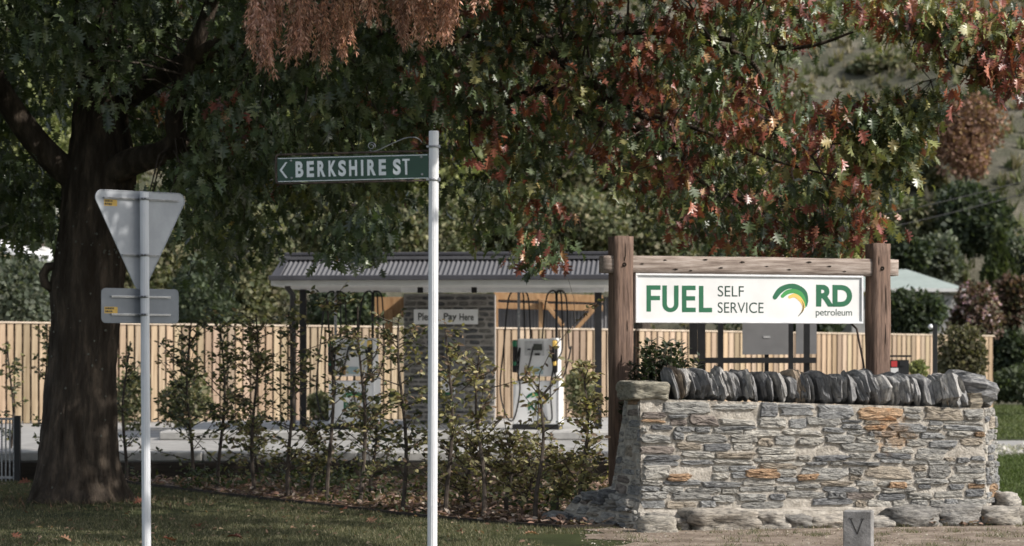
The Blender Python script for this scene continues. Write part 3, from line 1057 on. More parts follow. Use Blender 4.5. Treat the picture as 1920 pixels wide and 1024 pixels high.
def bxy(zx, zy):
    """blade coordinates from the measured drawing"""
    t = (zx - 95) / (1650 - 95)
    top = 362 - 40 * t; bot = 612 - 38 * t
    return t * blade_w, (1 - (zy - top) / (bot - top)) * BH


def btext(name, body, x0, x1, ytop_l, ybot_l, bold):
    a, b = bxy(x0, ybot_l); c, _ = bxy(x1, ybot_l)
    a, h0 = bxy(x0, ytop_l)
    return text_obj(name, body, bo + ub * a + vb * b, ub, vb, nb_, c - a, h0 - b, M['signwhite'], blade, bold + (.028 if body != 'I' else 0), 1.12)


def bpoly(name, polys):
    m = MB()
    for q in polys:
        m.prism([bxy(*p) for p in q][::-1], .0006, bo + nb_ * .0012, ub, vb, nb_)
    return m.build(name, M['signwhite'], blade)


bpoly('chevron', [[(116, 490), (178, 410), (198, 409), (141, 490)], [(116, 490), (141, 490), (198, 569), (178, 571)]])
letters = 'BERKSHIRE'
lx = [(282, 362), (398, 472), (508, 590), (623, 703), (724, 803), (835, 917), (958, 981), (1022, 1110), (1140, 1214)]
for ch, (x0, x1) in zip(letters, lx):
    t_ = ((x0 + x1) / 2 - 95) / 1555
    yt = 402 - 27 * (t_ - .12) / .68; yb = 566 - 27 * (t_ - .12) / .68
    btext('letter', ch, x0, x1, yt, yb, .012 if ch != 'I' else 0)
bpoly('letter', [[(1383, 375), (1458, 373), (1458, 392), (1383, 394)], [(1409, 393), (1431, 392.5), (1432, 536), (1410, 537)]])
for ch, (x0, x1) in zip('S', [(1286, 1366)]):
    t_ = ((x0 + x1) / 2 - 95) / 1555
    yt = 402 - 27 * (t_ - .12) / .68; yb = 566 - 27 * (t_ - .12) / .68
    btext('letter', ch, x0, x1, yt, yb, .012)
for (zx, zy) in ((236, 393), (241, 571), (1578, 357), (1583, 534)):
    a, b = bxy(zx, zy)
    MB().tube([bo + ub * a + vb * b, bo + ub * a + vb * b + nb_ * .003], .0075, 12).build('rivet', M['galv'], st, True)
# iron scroll on top
sc = []
for i in range(26):
    t = i / 25 * 2.9 * math.pi
    r = .006 + .020 * (i / 25) ** .8
    a0, b0 = bxy(1068, 243)
    sc.append(bo + ub * (a0 + r * math.cos(-t + 2.4)) + vb * (b0 + r * math.sin(-t + 2.4)))
tail = [(1050, 285), (1080, 300), (1130, 288), (1220, 245), (1330, 195), (1400, 165), (1460, 152), (1520, 152), (1560, 172), (1590, 208)]
MB().tube(sc, .003, 6).tube([bo + ub * bxy(*p)[0] + vb * bxy(*p)[1] for p in tail], .003, 6).build('scroll', M['galv'], st, True)
for zz in (P(0, 275, YP).z, P(0, 337, YP).z):
    MB().tube([(pt.x, YP, zz - .007), (pt.x, YP, zz + .007)], .0335, 32, True).build('clamp', M['galv'], st, True)
    MB().box((pt.x + .034, YP - .012, zz), (.014, .02, .02)).box((pt.x - .036, YP - .014, zz), (.02, .014, .012)).build('clamp_bolt', M['galv'], st)

# ================================================================== GIVE WAY SIGN (seen from behind)
gp_b = P(275.5, 1150, YP); gp_t = P(270.5, 360, YP)
gw = thing('give_way_sign', 'grey back of a triangular road sign with a small rectangular plate on a fluted pole', 'road sign', (gp_b.x, YP, 0))
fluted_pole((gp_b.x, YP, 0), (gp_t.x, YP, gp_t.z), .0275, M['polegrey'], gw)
ga = R(39)
ug = Vector((math.cos(ga), math.sin(ga), 0)); ng = Vector((math.sin(ga), -math.cos(ga), 0))
gc = Vector((gp_t.x, YP, 0)) - ng * .045


def round_poly(pts, r, n=7):
    out = []
    k_ = len(pts)
    for i in range(k_):
        p = Vector(pts[i]).to_2d() if len(pts[i]) > 2 else Vector(pts[i])
        a = (Vector(pts[i - 1]) - p).normalized(); b = (Vector(pts[(i + 1) % k_]) - p).normalized()
        ang = a.angle(b); dd = r / math.tan(ang / 2)
        p0, p1 = p + a * dd, p + b * dd
        c = p + (a + b).normalized() * (r / math.sin(ang / 2))
        v0, v1 = p0 - c, p1 - c
        a0 = math.atan2(v0.y, v0.x); a1 = math.atan2(v1.y, v1.x)
        da = (a1 - a0 + math.pi) % (2 * math.pi) - math.pi
        for q in range(n + 1):
            t = a0 + da * q / n
            out.append((c.x + r * math.cos(t), c.y + r * math.sin(t)))
    return out


topz = P(0, 359, YP).z
tri = round_poly([(-.345, topz), (.345, topz), (0, topz - .66)][::-1], .045)
MB().prism(tri, .004, gc, ug, zv, ng).build('triangle_plate', M['alu'], gw)
rim = [gc + ug * a + zv * b for a, b in tri]
MB().tube(rim + [rim[0]], .0035, 6, False).build('plate_rim', M['alu'], gw)
rc = round_poly([(-.275, P(0, 606, YP).z), (.275, P(0, 606, YP).z), (.275, P(0, 541, YP).z), (-.275, P(0, 541, YP).z)], .03)
MB().prism(rc, .004, gc, ug, zv, ng).build('rectangle_plate', M['alud'], gw)
for (z_, hw, mk) in ((P(0, 373, YP).z, .265, 'galv'), (P(0, 478.5, YP).z, .13, 'galv'), (P(0, 556.5, YP).z, .21, 'rail'), (P(0, 590, YP).z, .21, 'rail')):
    MB().box(gc + zv * z_ + ng * .007, (hw * 2, .012, .011), ga).build('mounting_rail', M[mk], gw)
    MB().box(gc + zv * (z_) + ng * .0145, (hw * 2, .003, .002), ga).build('rail_groove', M['dark'], gw)
    MB().tube([(gp_t.x, YP, z_ - .008), (gp_t.x, YP, z_ + .008)], .0305, 32).build('clamp', M['galv'], gw, True)
    MB().tube([(gp_t.x - .008, YP - .03, z_), (gp_t.x - .008, YP - .036, z_)], .005, 8).tube([(gp_t.x + .01, YP - .03, z_), (gp_t.x + .01, YP - .036, z_)], .005, 8).build('clamp_bolt', M['dark'], gw)
for (px_, py_) in ((203, 382), (212, 582)):
    zc = P(0, py_, YP).z; uc = (P(px_, 0, YP).x - gp_t.x) / math.cos(ga) + (.0 if py_ < 500 else .0)
    o_ = gc + ug * (uc - (-.03 if py_ < 500 else .005)) + zv * (zc - .020) + ng * .0006
    MB().prism([(0, 0), (.092, 0), (.092, .04), (0, .04)], .0004, o_, ug, zv, ng).build('sticker', M['sticker'], gw)
    mk_ = MB()
    for row in (0, 1):
        x_ = .006
        while x_ < (.06 if row else .055):
            w_ = rnd.uniform(.004, .010)
            mk_.prism([(x_, .006 + row * .018), (x_ + w_, .006 + row * .018), (x_ + w_, .018 + row * .018), (x_, .018 + row * .018)], .0003, o_ + ng * .0006, ug, zv, ng)
            x_ += w_ + .003
    mk_.build('sticker_print', M['ink'], gw)

# ================================================================== CONCRETE MARKER POST
bm_ = thing('concrete_marker', 'short weathered concrete post with a V cut into its face, before the wall', 'marker post', (2.86, 20.0, 0))
bz = R(-15)
ubo = Vector((math.cos(bz), math.sin(bz), 0)); nbo = Vector((math.sin(bz), -math.cos(bz), 0))
bc = Vector((2.875, 20.06, .10))
MB().box(bc, (.235, .17, .44), bz, bev=.008).build('post_body', M['bollard'], bm_)
vo = bc + nbo * .0855 + zv * .0
vg = MB()
for (a, b) in (((-.056, .155), (-.001, .03)), ((.044, .155), (-.001, .03))):
    dx, dz = b[0] - a[0], b[1] - a[1]
    l = math.hypot(dx, dz); ox, oz = -dz / l * .0055, dx / l * .0055
    vg.prism([(a[0] + ox, a[1] + oz), (a[0] - ox, a[1] - oz), (b[0] - ox, b[1] - oz), (b[0] + ox, b[1] + oz)], .001, vo + nbo * .001, ubo, zv, nbo)
vg.prism([(-.072, .152), (-.038, .152), (-.038, .16), (-.072, .16)], .001, vo + nbo * .0012, ubo, zv, nbo)
vg.prism([(.03, .152), (.058, .152), (.058, .16), (.03, .16)], .001, vo + nbo * .0012, ubo, zv, nbo)
vg.build('letter_v', mat('letter_groove', (.05, .048, .046), (.08, .077, .075), 20, 0.95), bm_)

# ================================================================== PALING FENCES
def fence(p0, p1, pitch, w, z0, z1a, z1b, label, name='paling_fence'):
    p0, p1 = Vector(p0), Vector(p1)
    d = p1 - p0; L_ = d.length; u = d.normalized(); nrm = Vector((u.y, -u.x, 0)); rz = math.atan2(u.y, u.x)
    f = thing(name, label, 'fence', tuple((p0 + p1) / 2))
    n = int(L_ / pitch)
    base = MB().box((0, 0, .5), (w, .02, 1), bev=.003).mesh('paling', M['paling'])
    for i in range(n):
        p = p0 + u * (pitch * (i + .5))
        h = z1a + (z1b - z1a) * (i + .5) / n
        o = link('paling', base, f)
        o.matrix_basis = Matrix.Translation((p.x + nrm.x * rnd.uniform(-.002, .004), p.y + nrm.y * rnd.uniform(-.002, .004), z0 + .02)) @ Matrix.Rotation(rz + R(rnd.uniform(-1.5, 1.5)), 4, 'Z') @ Matrix.Diagonal((rnd.uniform(.93, 1.03), 1, h - z0 - .03, 1))
        k_ = rnd.uniform(.66, 1.16)
        o.color = (k_ * rnd.uniform(.96, 1.05), k_, k_ * rnd.uniform(.9, 1.04), 1)
    m = (p0 + p1) / 2 - nrm * .035
    zt = (z1a + z1b) / 2
    tilt = math.atan2(z1b - z1a, L_)
    rm = Matrix.Rotation(rz, 3, 'Z') @ Matrix.Rotation(-tilt, 3, 'Y')
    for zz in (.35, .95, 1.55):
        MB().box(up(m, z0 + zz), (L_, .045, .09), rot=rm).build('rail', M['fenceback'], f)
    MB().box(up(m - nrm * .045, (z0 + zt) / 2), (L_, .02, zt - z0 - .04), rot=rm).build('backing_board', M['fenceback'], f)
    MB().box(up((p0 + p1) / 2 - nrm * .01, zt - .012), (L_ + .02, .09, .03), rot=rm, bev=.004).build('capping_rail', M['palingcap'], f)
    return f


fence((-10.4, 44.6, 0), (2.52, 50.0, 0), .152, .122, .33, 2.25, 2.16, 'long pale pine paling fence behind the fuel pumps and the hedge')
fence((2.62, 50.05, 0), (11.95, 60.0, 0), .20, .162, .05, 2.155, 2.115, 'pale pine paling fence running back to the right behind the FUEL sign')

# ================================================================== FUEL STATION
can = thing('canopy', 'low canopy with sloping grey corrugated roof edge and white soffit over the fuel pumps', 'canopy', (-1, 37, 0))
cy = R(-5)
uc_ = Vector((math.cos(cy), math.sin(cy), 0)); vc_ = Vector((-math.sin(cy), math.cos(cy), 0)); nc_ = -vc_
c0 = Vector((P(509, 0, 36.3).x, 36.3, 0)); CL = 5.15
zE = 1.6 + (668 - 524) / F * 36.3
# sloping corrugated sheets
npit = 70; per = 10
xs = np.linspace(.10, CL, npit * per)
run, rise = .42, .33
prof_ = np.sin(xs / CL * npit * 2 * math.pi) * .010
vv = []
for (tt) in (0, 1):
    for x_, h_ in zip(xs, prof_):
        xx = x_ + (.085 * (1 - x_ / CL) + .02) * tt
        p = c0 + uc_ * xx + vc_ * (.02 + run * tt - h_ * .5) + zv * (zE + .045 + rise * tt + h_)
        vv.append(tuple(p))
n_ = len(xs)
ff = np.stack([np.arange(n_ - 1), np.arange(1, n_), np.arange(n_ + 1, 2 * n_), np.arange(n_, 2 * n_ - 1)], 1)
link('corrugated_roof_edge', mesh_np('corrugated_roof_edge', vv, ff, M['roof'], smooth=True), can)
MB().add([up(c0 + uc_ * -.02 + vc_ * 0, zE + .03), up(c0 + uc_ * .13, zE + .05), up(c0 + uc_ * .225 + vc_ * run, zE + .06 + rise), up(c0 + uc_ * .12 + vc_ * run, zE + .06 + rise)], [(0, 1, 2, 3)]).build('hip_flashing', M['flash'], can)
MB().box(c0 + uc_ * (CL / 2 + .07) + vc_ * (run + .04) + zv * (zE + rise + .065), (CL - .1, .14, .05), cy, bev=.01).build('ridge_flashing', M['flash'], can)
MB().box(c0 + uc_ * (CL / 2) + vc_ * -.03 + zv * (zE + .022), (CL + .06, .11, .075), cy, bev=.01).build('gutter', M['flash'], can)
MB().box(c0 + uc_ * (CL / 2) + vc_ * .02 + zv * (zE - .055), (CL + .02, .03, .078), cy).build('fascia_board', M['soffit'], can)
MB().box(c0 + uc_ * (CL / 2) + vc_ * 1.9 + zv * (zE - .085), (CL, 3.7, .02), cy).build('soffit', M['soffit'], can)
MB().box(c0 + uc_ * (CL / 2) + vc_ * 2.1 + zv * (zE + rise), (CL - .1, 3.6, .05), cy).build('roof_deck', M['roof'], can)
MB().box(P(930, 543, 37.4) + Vector((.1, 0, 0)), (3.15, .10, .085), R(1.5), bev=.005).build('white_edge_beam', M['frame'], can)
for (px_, w_) in ((562, .10), (568, .10)):
    pass
for (x_, y_, w_) in ((P(568.5, 0, 38.2).x, 38.2, .105), (P(1121.5, 0, 37.6).x, 37.6, .11)):
    MB().box((x_, y_, (.34 + zE - .1) / 2), (w_, w_, zE - .1 - .34), bev=.004).build('column', M['dark'], can)
xd = P(549, 0, 36.7).x
MB().tube([(xd - .06, 36.5, zE - .02), (xd - .06, 36.5, zE - .12), (xd, 36.7, zE - .22), (xd, 36.7, .36)], .045, 12).build('downpipe', M['dark'], can, True)
for px_ in (788, 889):
    MB().box(P(px_, 543, 37.1), (.085, .09, .10)).build('beam_bracket', M['black'], can)

isl = MB().box((-1.7, 39.4, .405), (7.2, 6.2, .13), bev=.02).build('pump_island', M['kerb'])
struct(isl)

# pay kiosk -------------------------------------------------------------
kz = thing('pay_kiosk', 'small square stone clad building with the Please Pay Here sign under the canopy', 'kiosk', (-1.1, 41, .47))
KX0, KX1 = P(757, 0, 40.0).x, P(928, 0, 40.0).x
KZ1 = zE - .12
MB().box(((KX0 + KX1) / 2, 41.0, (.46 + KZ1) / 2), (KX1 - KX0, 2.0, KZ1 - .46)).build('kiosk_wall', M['kiosk'], kz)
kp = Patch((KX0, 39.995, .47), (KX1, 39.995, .47), (KX0, 39.995, KZ1), (KX1, 39.995, KZ1), (0, -1, 0))
z = .0
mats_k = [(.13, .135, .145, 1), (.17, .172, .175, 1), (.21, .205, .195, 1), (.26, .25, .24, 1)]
while z < kp.H - .05:
    h = rnd.uniform(.075, .105)
    x = rnd.uniform(-.15, 0)
    while x < kp.W:
        w = rnd.uniform(.14, .32)
        x0, x1 = max(0, x), min(kp.W, x + w)
        if x1 - x0 > .05:
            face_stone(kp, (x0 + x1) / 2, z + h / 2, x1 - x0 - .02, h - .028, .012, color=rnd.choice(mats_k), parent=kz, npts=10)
        x += w
    z += h
MB().box(P(836, 594, 39.93), (1.06, .03, .245)).build('pay_sign_board', mat('pay_board_grey_white', (.78, .79, .80), (.84, .85, .86), 3, .5), kz)
o_ = P(784, 601, 39.912)
text_obj('word_please', 'Please', o_, (1, 0, 0), zv, (0, -1, 0), .34, .125, M['ink'], kz, .018)
text_obj('word_pay', 'Pay', P(832, 603.5, 39.912), (1, 0, 0), zv, (0, -1, 0), .215, .145, M['ink'], kz, .018)
text_obj('word_here', 'Here', P(861.5, 601, 39.912), (1, 0, 0), zv, (0, -1, 0), .235, .115, M['ink'], kz, .018)
MB().box(P(852, 702, 39.93), (.34, .05, 1.22), bev=.01).build('pay_terminal', M['panelgrey'], kz)
MB().box(P(851, 660, 39.895), (.20, .02, .30)).build('terminal_screen', M['screen'], kz)
MB().box(P(840, 720, 39.895), (.24, .02, .34)).build('notice_paper', M['white'], kz)
MB().box(P(840, 700, 39.880), (.22, .006, .06)).box(P(838, 738, 39.880), (.20, .006, .04)).build('notice_print', M['lgreen'], kz)
MB().box((P(742, 0, 40.6).x, 40.6, zE - .33), (.7, .12, .34)).box((P(729, 0, 40.5).x, 40.5, zE - .62), (.13, .12, .5)).build('timber_lintel', M['timber'], kz)

# timber framed shed behind the fence ------------------------------------
sh = thing('timber_shed', 'open sided shed with orange timber framing and grey corrugated cladding above the fence', 'shed', (.6, 52.2, 0))
YS = 51.6
def sbar(a, b, w, d_=.09, mk='timber', y=YS, name='frame_timber'):
    pa, pb_ = P(*a, y), P(*b, y)
    dv = pb_ - pa
    rm = Matrix.Rotation(-math.atan2(dv.z, dv.x), 3, 'Y')
    MB().box((pa + pb_) / 2, (dv.length, d_, w), rot=rm, bev=.006).build(name, M[mk], sh)
sbar((928, 555), (1130, 561), .16, .10)
sbar((928, 573), (1130, 578), .13, .10, y=YS - .02)
sbar((930, 548), (930, 700), .085, .1, y=YS - .08)
sbar((1014, 560), (1014, 700), .09, .1, y=YS - .1)
sbar((1017, 562), (1056, 612), .085, .09, y=YS - .2)
sbar((1116, 577), (1078, 620), .085, .09, y=YS - .2)
xs = np.linspace(P(915, 0, 53).x, P(1180, 0, 53).x, 500)
pv = [(x_, 53 + .012 * math.sin(i / 500 * 2 * math.pi * 42), z_) for z_ in (.3, 2.9) for i, x_ in enumerate(xs)]
ff = np.stack([np.arange(499), np.arange(1, 500), np.arange(501, 1000), np.arange(500, 999)], 1)
link('corrugated_cladding', mesh_np('corrugated_cladding', pv, ff, M['shedwall'], smooth=True), sh)
MB().box(P(1040, 541, YS + 1.4), (3.6, 2.4, .06)).build('shed_roof', M['flash'], sh)


# dispensers ------------------------------------------------------------
def dispenser(x, y, label):
    t = thing('fuel_dispenser', label, 'fuel dispenser', (x, y, .47), 'fuel dispensers under the canopy')
    dz = R(-9)
    u = Vector((math.cos(dz), math.sin(dz), 0)); n = Vector((math.sin(dz), -math.cos(dz), 0))
    c = Vector((x, y, 0))
    W, D = .70, .46
    z0 = .47
    MB().box(c + zv * (z0 + .04), (W + .02, D + .02, .08), dz).build('base_plinth', M['dark'], t)
    MB().box(c + zv * (z0 + .08 + .335), (W, D, .67), dz, bev=.01).build('cabinet', M['pump'], t)
    MB().box(c + u * (W / 2 + .012) + zv * (z0 + .08 + .36), (.022, D + .02, .74), dz, bev=.006).build('side_panel', M['pumpw'], t)
    MB().box(c + zv * (z0 + 1.11), (W - .14, D - .04, .58), dz, bev=.015).build('display_head', M['pump'], t)
    MB().box(c + u * (W / 2 - .06) + zv * (z0 + 1.11) + n * .01, (.10, D, .60), dz, bev=.01).build('side_panel', M['pumpw'], t)
    f0 = c + n * (D / 2 - .018)
    MB().box(f0 + u * -.02 + zv * (z0 + 1.255), (.30, .012, .23), dz, bev=.004).build('display_panel', M['rail'], t)
    MB().box(f0 + u * .035 + n * .01 + zv * (z0 + 1.27), (.135, .01, .10), dz).build('display_screen', M['screen'], t)
    MB().box(f0 + u * -.10 + n * .01 + zv * (z0 + 1.235), (.045, .01, .02), dz).box(f0 + u * .03 + n * .01 + zv * (z0 + 1.16), (.08, .01, .035), dz).build('keypad', M['dark'], t)
    MB().box(f0 + u * -.13 + n * .008 + zv * (z0 + .90), (.09, .01, .12), dz).build('label_plate', M['timber'], t)
    MB().box(f0 + u * .03 + n * .008 + zv * (z0 + .91), (.17, .01, .11), dz).build('grade_plate', mat('pale_blue_plate', (.30, .40, .42), (.36, .46, .48), 4, .5), t)
    # printed emblem and letters on the cabinet front
    fr_ = c + n * (D / 2 + .003)
    o = fr_ + u * -.115 + zv * (z0 + .30)
    text_obj('word_rd', 'RD', o, u, zv, n, .235, .125, M['lgreen'], t, .045)
    text_obj('word_petroleum', 'petroleum', o + zv * -.06, u, zv, n, .235, .042, M['inkgreen'], t)
    def tf(zx, zy):
        return ((zx - 980) / 250 * .36, (573 - zy) / 230 * .21)
    for nm, pts, lift, mk in LOGO[:3]:
        swoosh(nm, pts, lift * 2, M[mk], t, o + u * -.03 + zv * .07, u, n, tf)
    # masts with hoses
    for sx in (-1, 1):
        b = c + u * (sx * (W / 2 - .055)) + zv * (z0 + 1.38)
        MB().tube([b, b + zv * .74], .022, 10).build('hose_mast', M['galv'] if sx < 0 else M['dark'], t, True)
        top = b + zv * .70
        for k_, (ox, lo) in enumerate(((-.17, -1.25), (.09, -1.15), (.17, -.62))):
            pts = [top, top + zv * .06 + u * ox * .25, top + zv * .02 + u * ox * .75, top + zv * -.18 + u * ox * 1.0 + n * .05,
                   top + zv * -.8 + u * ox * 1.25 + n * .14, top + zv * (lo - .2) + u * ox * 1.5 + n * .22, top + zv * (lo - .62) + u * ox * .9 + n * .26,
                   top + zv * (lo - .66) + u * (ox * .2) + n * .26, top + zv * (lo - .2) + u * (-sx * .06) + n * .26, top + zv * -1.08 + u * 0 + n * .26]
            if k_ == 1:
                pts = pts[:5] + [top + zv * -1.0 + u * ox * .5 + n * .2, top + zv * -1.08 + n * .22]
            cr = band_curve([(p.x, p.y, p.z) for p in pts], 54)
            MB().tube([Vector(q) for q in cr], .0125, 7).build('hose', M['black'], t, True)
        hb_ = c + u * (sx * (W / 2 - .04)) + n * (D / 2 + .04) + zv * (z0 + 1.18)
        MB().box(hb_ + zv * -.05, (.075, .07, .50), dz, bev=.01).build('nozzle_holster', M['black'], t)
        MB().box(hb_ + zv * .14 + n * .04, (.07, .06, .10), dz, bev=.015).box(hb_ + zv * -.16 + n * .04, (.05, .05, .07), dz, bev=.012).build('nozzle', M['lgreen'] if sx < 0 else M['yellow'], t)
        MB().tube([hb_ + zv * .12 + n * .05, hb_ + zv * -.02 + n * .09, hb_ + zv * -.14 + n * .05], .014, 8).build('nozzle_spout', M['black'], t, True)
    return t


dispenser(P(1008, 0, 37.4).x, 37.4, 'white fuel dispenser clear of the hedge, right of the stone pay kiosk')
dispenser(P(664, 0, 37.6).x, 37.6, 'white fuel dispenser mostly hidden by the hedge, left of the stone pay kiosk')

# notice frame behind the sign -------------------------------------------
nf = thing('notice_frame', 'black steel frame with grey panels standing beneath and behind the FUEL sign', 'notice frame', (3.0, 30, 0))
YN = 30.0
def nbar(x0, x1, y0, y1, mk='dark', d_=.05, y=YN, name='frame_bar'):
    a, b = P(x0, y0, y), P(x1, y1, y)
    MB().box((a + b) / 2, (b.x - a.x, d_, a.z - b.z), bev=.003).build(name, M[mk], nf)
nbar(1308, 1322, 930, 560); nbar(1507, 1518, 930, 560)
nbar(1346, 1356, 915, 560, y=31.2); nbar(1433.5, 1441, 915, 560, y=30.6); nbar(1478, 1487, 915, 560, y=31.2)
nbar(1302, 1530, 681, 670.5, d_=.04, y=YN - .06, name='cross_bar')
nbar(1293, 1307, 665, 556, 'black', .1, name='side_box')
nbar(1392, 1478, 665, 556, 'panelgrey', .02, y=YN + .4, name='notice_panel'); nbar(1492.5, 1531, 664, 556, 'panelgrey', .02, y=YN + .4, name='notice_panel')
nbar(1431, 1444, 634, 630, 'rail', .03, y=30.4, name='clip')

bn = thing('rubbish_bin', 'dark rubbish bin with a red and white label beside the right timber post', 'bin', (5.1, 32.5, 0))
YB = 32.5
def bbar(x0, x1, y0, y1, mk, d_, y, name):
    a, b = P(x0, y0, y), P(x1, y1, y)
    MB().box((a + b) / 2, (b.x - a.x, d_, a.z - b.z), bev=.006).build(name, M[mk], bn)
bbar(1666, 1701, 890, 675, 'dark', .28, YB, 'bin_body')
bbar(1663, 1705, 669.5, 666, 'black', .34, YB, 'bin_roof')
for xx in (1667, 1699):
    bbar(xx - 1, xx + 1, 676, 669, 'black', .02, YB - .12, 'roof_stay')
bbar(1671, 1682, 688, 677, 'red', .01, YB - .15, 'red_label'); bbar(1687, 1696, 686, 677, 'dark', .01, YB - .15, 'dark_label')
bbar(1670, 1684, 704, 690, 'white', .01, YB - .15, 'white_label')

lp_ = thing('lamp_post', 'slim black square post with a small round white lamp behind the wall coping', 'lamp post', (P(1753, 0, 33).x, 33, 0))
a, b = P(1749, 894, 33), P(1757, 608, 33)
MB().box((a + b) / 2, (b.x - a.x, .06, b.z - a.z), bev=.004).build('post', M['dark'], lp_)
bl = boulder('lamp_globe', P(1745, 613, 33), (.07, .07, .075), 0, (1, 1, 1, 1), lp_, 'frame', e=1, rough=.0, smooth=True)

# left metal railing --------------------------------------------------------
rl = thing('metal_railing', 'short run of grey upright bar railing left of the oak trunk', 'railing', (-6.4, 31.0, 0))
YR = 30.9
MB().box((P(33, 0, YR).x, YR, .35), (.075, .075, .98), bev=.004).build('end_post', M['dark'], rl)
for i in range(14):
    MB().box((P(26 - i * 7.5, 0, YR).x, YR, .38), (.018, .018, .84)).build('bar', M['galv'], rl)
for z_ in (.80, .05):
    MB().box((P(-25, 0, YR).x, YR, z_), (.8, .03, .03)).build('rail', M['galv'], rl)

# houses -------------------------------------------------------------------
h1 = thing('white_house', 'low white roofed house half hidden by trees beyond the fence at the far left', 'house', (-13, 62, 0))
a, b = P(-160, 418, 60), P(93, 497, 60)
MB().add([P(-160, 412, 60), P(95, 490, 60), P(95, 499, 60), P(-160, 423, 60), P(-160, 402, 66), P(110, 470, 66)], [(0, 1, 2, 3), (0, 4, 5, 1)]).build('roof', M['whitewall'], h1)
MB().box((P(-60, 0, 62).x, 62.2, 1.4), (3.8, 2, 3.4)).build('house_wall', M['beige'], h1)
MB().box((P(90, 0, 60.8).x, 60.8, 1.3), (.12, .12, 2.9)).build('corner_post', M['whitewall'], h1)
MB().box(P(45, 592, 61), (1.1, .1, .5)).build('weatherboard', M['timber'], h1)
h2 = thing('pale_roofed_house', 'house with a pale grey green metal roof behind the right timber post', 'house', (11.5, 74, 0))
YH = 72.0
MB().add([P(1560, 541, YH), P(1812, 541, YH), P(1700, 505, YH + 4.5), P(1560, 505, YH + 4.5)], [(0, 1, 2, 3)]).build('roof', M['palegreenroof'], h2)
MB().box((P(1690, 0, YH).x, YH - .02, P(0, 544, YH).z), (3.9, .08, .10)).build('gutter', M['soffit'], h2)
MB().box((P(1686, 0, YH + 2).x, YH + 2.2, 1.6), (3.4, 4, 3.6)).build('house_wall', M['concrete'], h2)

# power cables -----------------------------------------------------------
for (y0, y1, lab) in ((432, 340, 'lower of two thin dark power cables crossing the hillside'), (404, 318, 'upper of two thin dark power cables crossing the hillside')):
    pts = []
    for i in range(21):
        t = i / 20
        px_ = 1450 + t * 620
        py_ = y0 + 38 + (y1 - 28 - y0 - 30) * t + 10 * math.sin(math.pi * t)
        pts.append(P(px_, py_, 70 + 4 * t))
    tag(MB().tube(pts, .012, 5).build('power_cable', M['wire']), lab, 'cable', 'power cables on the hillside')

# ================================================================== BACKGROUND PLANTS
def bush(name, label, cat, c, r, n, size, pal, wts, trunk=None, group=None, lumps=9, shape=1.0, cone=False, droop=0.0, flowers=0):
    """leafy plant: leaves spread over and inside many overlapping lumps; c = centre, r = radii"""
    c = np.array(c, float); r = np.array(r, float)
    base = (c[0], c[1], trunk if trunk is not None else c[2] - r[2])
    t = thing(name, label, cat, base, group)
    dirs = rng.normal(0, 1, (lumps, 3)); dirs /= np.linalg.norm(dirs, axis=1, keepdims=True)
    lc = dirs * rng.uniform(.25, .72, (lumps, 1)) * r
    lr = rng.uniform(.32, .55, (lumps, 1)) * r
    lc = np.vstack([lc, np.zeros((1, 3))]); lr = np.vstack([lr, r[None] * .62])
    k = rng.integers(0, len(lc), n)
    dd = rng.normal(0, 1, (n, 3)); dd /= np.linalg.norm(dd, axis=1, keepdims=True)
    p = lc[k] + dd * lr[k] * rng.uniform(.55, 1.06, (n, 1)) ** .6
    p += rng.normal(0, .05, (n, 3)) * r
    if cone:
        h = (p[:, 2] + r[2]) / (2 * r[2])
        p[:, :2] *= np.clip(1.15 - h, .06, 1)[:, None] * 1.3
    p = p + c
    d = dd + rng.normal(0, .6, (n, 3)); d[:, 2] -= droop
    if cone:
        d[:, 2] += 1.4
    nrm = dd + rng.normal(0, .7, (n, 3)) + [0, 0, .5]
    pals = pick(pal, wts, n)
    lk = rng.uniform(.75, 1.25, len(lc))
    pals *= lk[k][:, None]
    sz = size * rng.uniform(.6, 1.35, n)
    stuff(link('foliage', leaves_mesh('foliage', p, d, nrm, sz, pals, QUAD_V, QUAD_F, M['farleaf'], widths=sz * 1.25), t))
    if flowers:
        q = rng.choice(n, flowers, replace=False)
        pf = p[q] + dd[q] * .06
        pf = np.repeat(pf, 5, 0)
        m = len(pf)
        fp = pick([(.62, .42, .48), (.75, .62, .66), (.5, .3, .38)], [2, 2, 1], m)
        stuff(link('blossom', leaves_mesh('blossom', pf, rng.normal(0, 1, (m, 3)), rng.normal(0, 1, (m, 3)), np.full(m, .10), fp, QUAD_V, QUAD_F, M['flowerpink'], widths=np.full(m, .13)), t))
    if trunk is not None:
        h = c[2] - trunk
        m = MB().tube([(c[0], c[1], trunk - .2), (c[0] + .03 * r[0], c[1], trunk + h * .5), (c[0] - .04 * r[0], c[1], c[2] + r[2] * .3)], [.09 * r[0], .06 * r[0], .03 * r[0]], 8)
        for q in range(7):
            a = rnd.uniform(0, 6.28); z0 = trunk + h * rnd.uniform(.4, .9)
            m.tube([(c[0], c[1], z0), (c[0] + math.cos(a) * r[0] * .4, c[1] + math.sin(a) * r[1] * .4, z0 + r[2] * .5), (c[0] + math.cos(a) * r[0] * .75, c[1] + math.sin(a) * r[1] * .75, z0 + r[2] * .9)], [.035 * r[0], .02 * r[0], .006 * r[0]], 5, False)
        m.build('trunk', M['twig'], t)
    return t


def at(px, py, Y, rpx, rpy, ry=None):
    p = P(px, py, Y)
    return (p.x, p.y, p.z), (rpx / F * Y, ry or rpx / F * Y, rpy / F * Y)


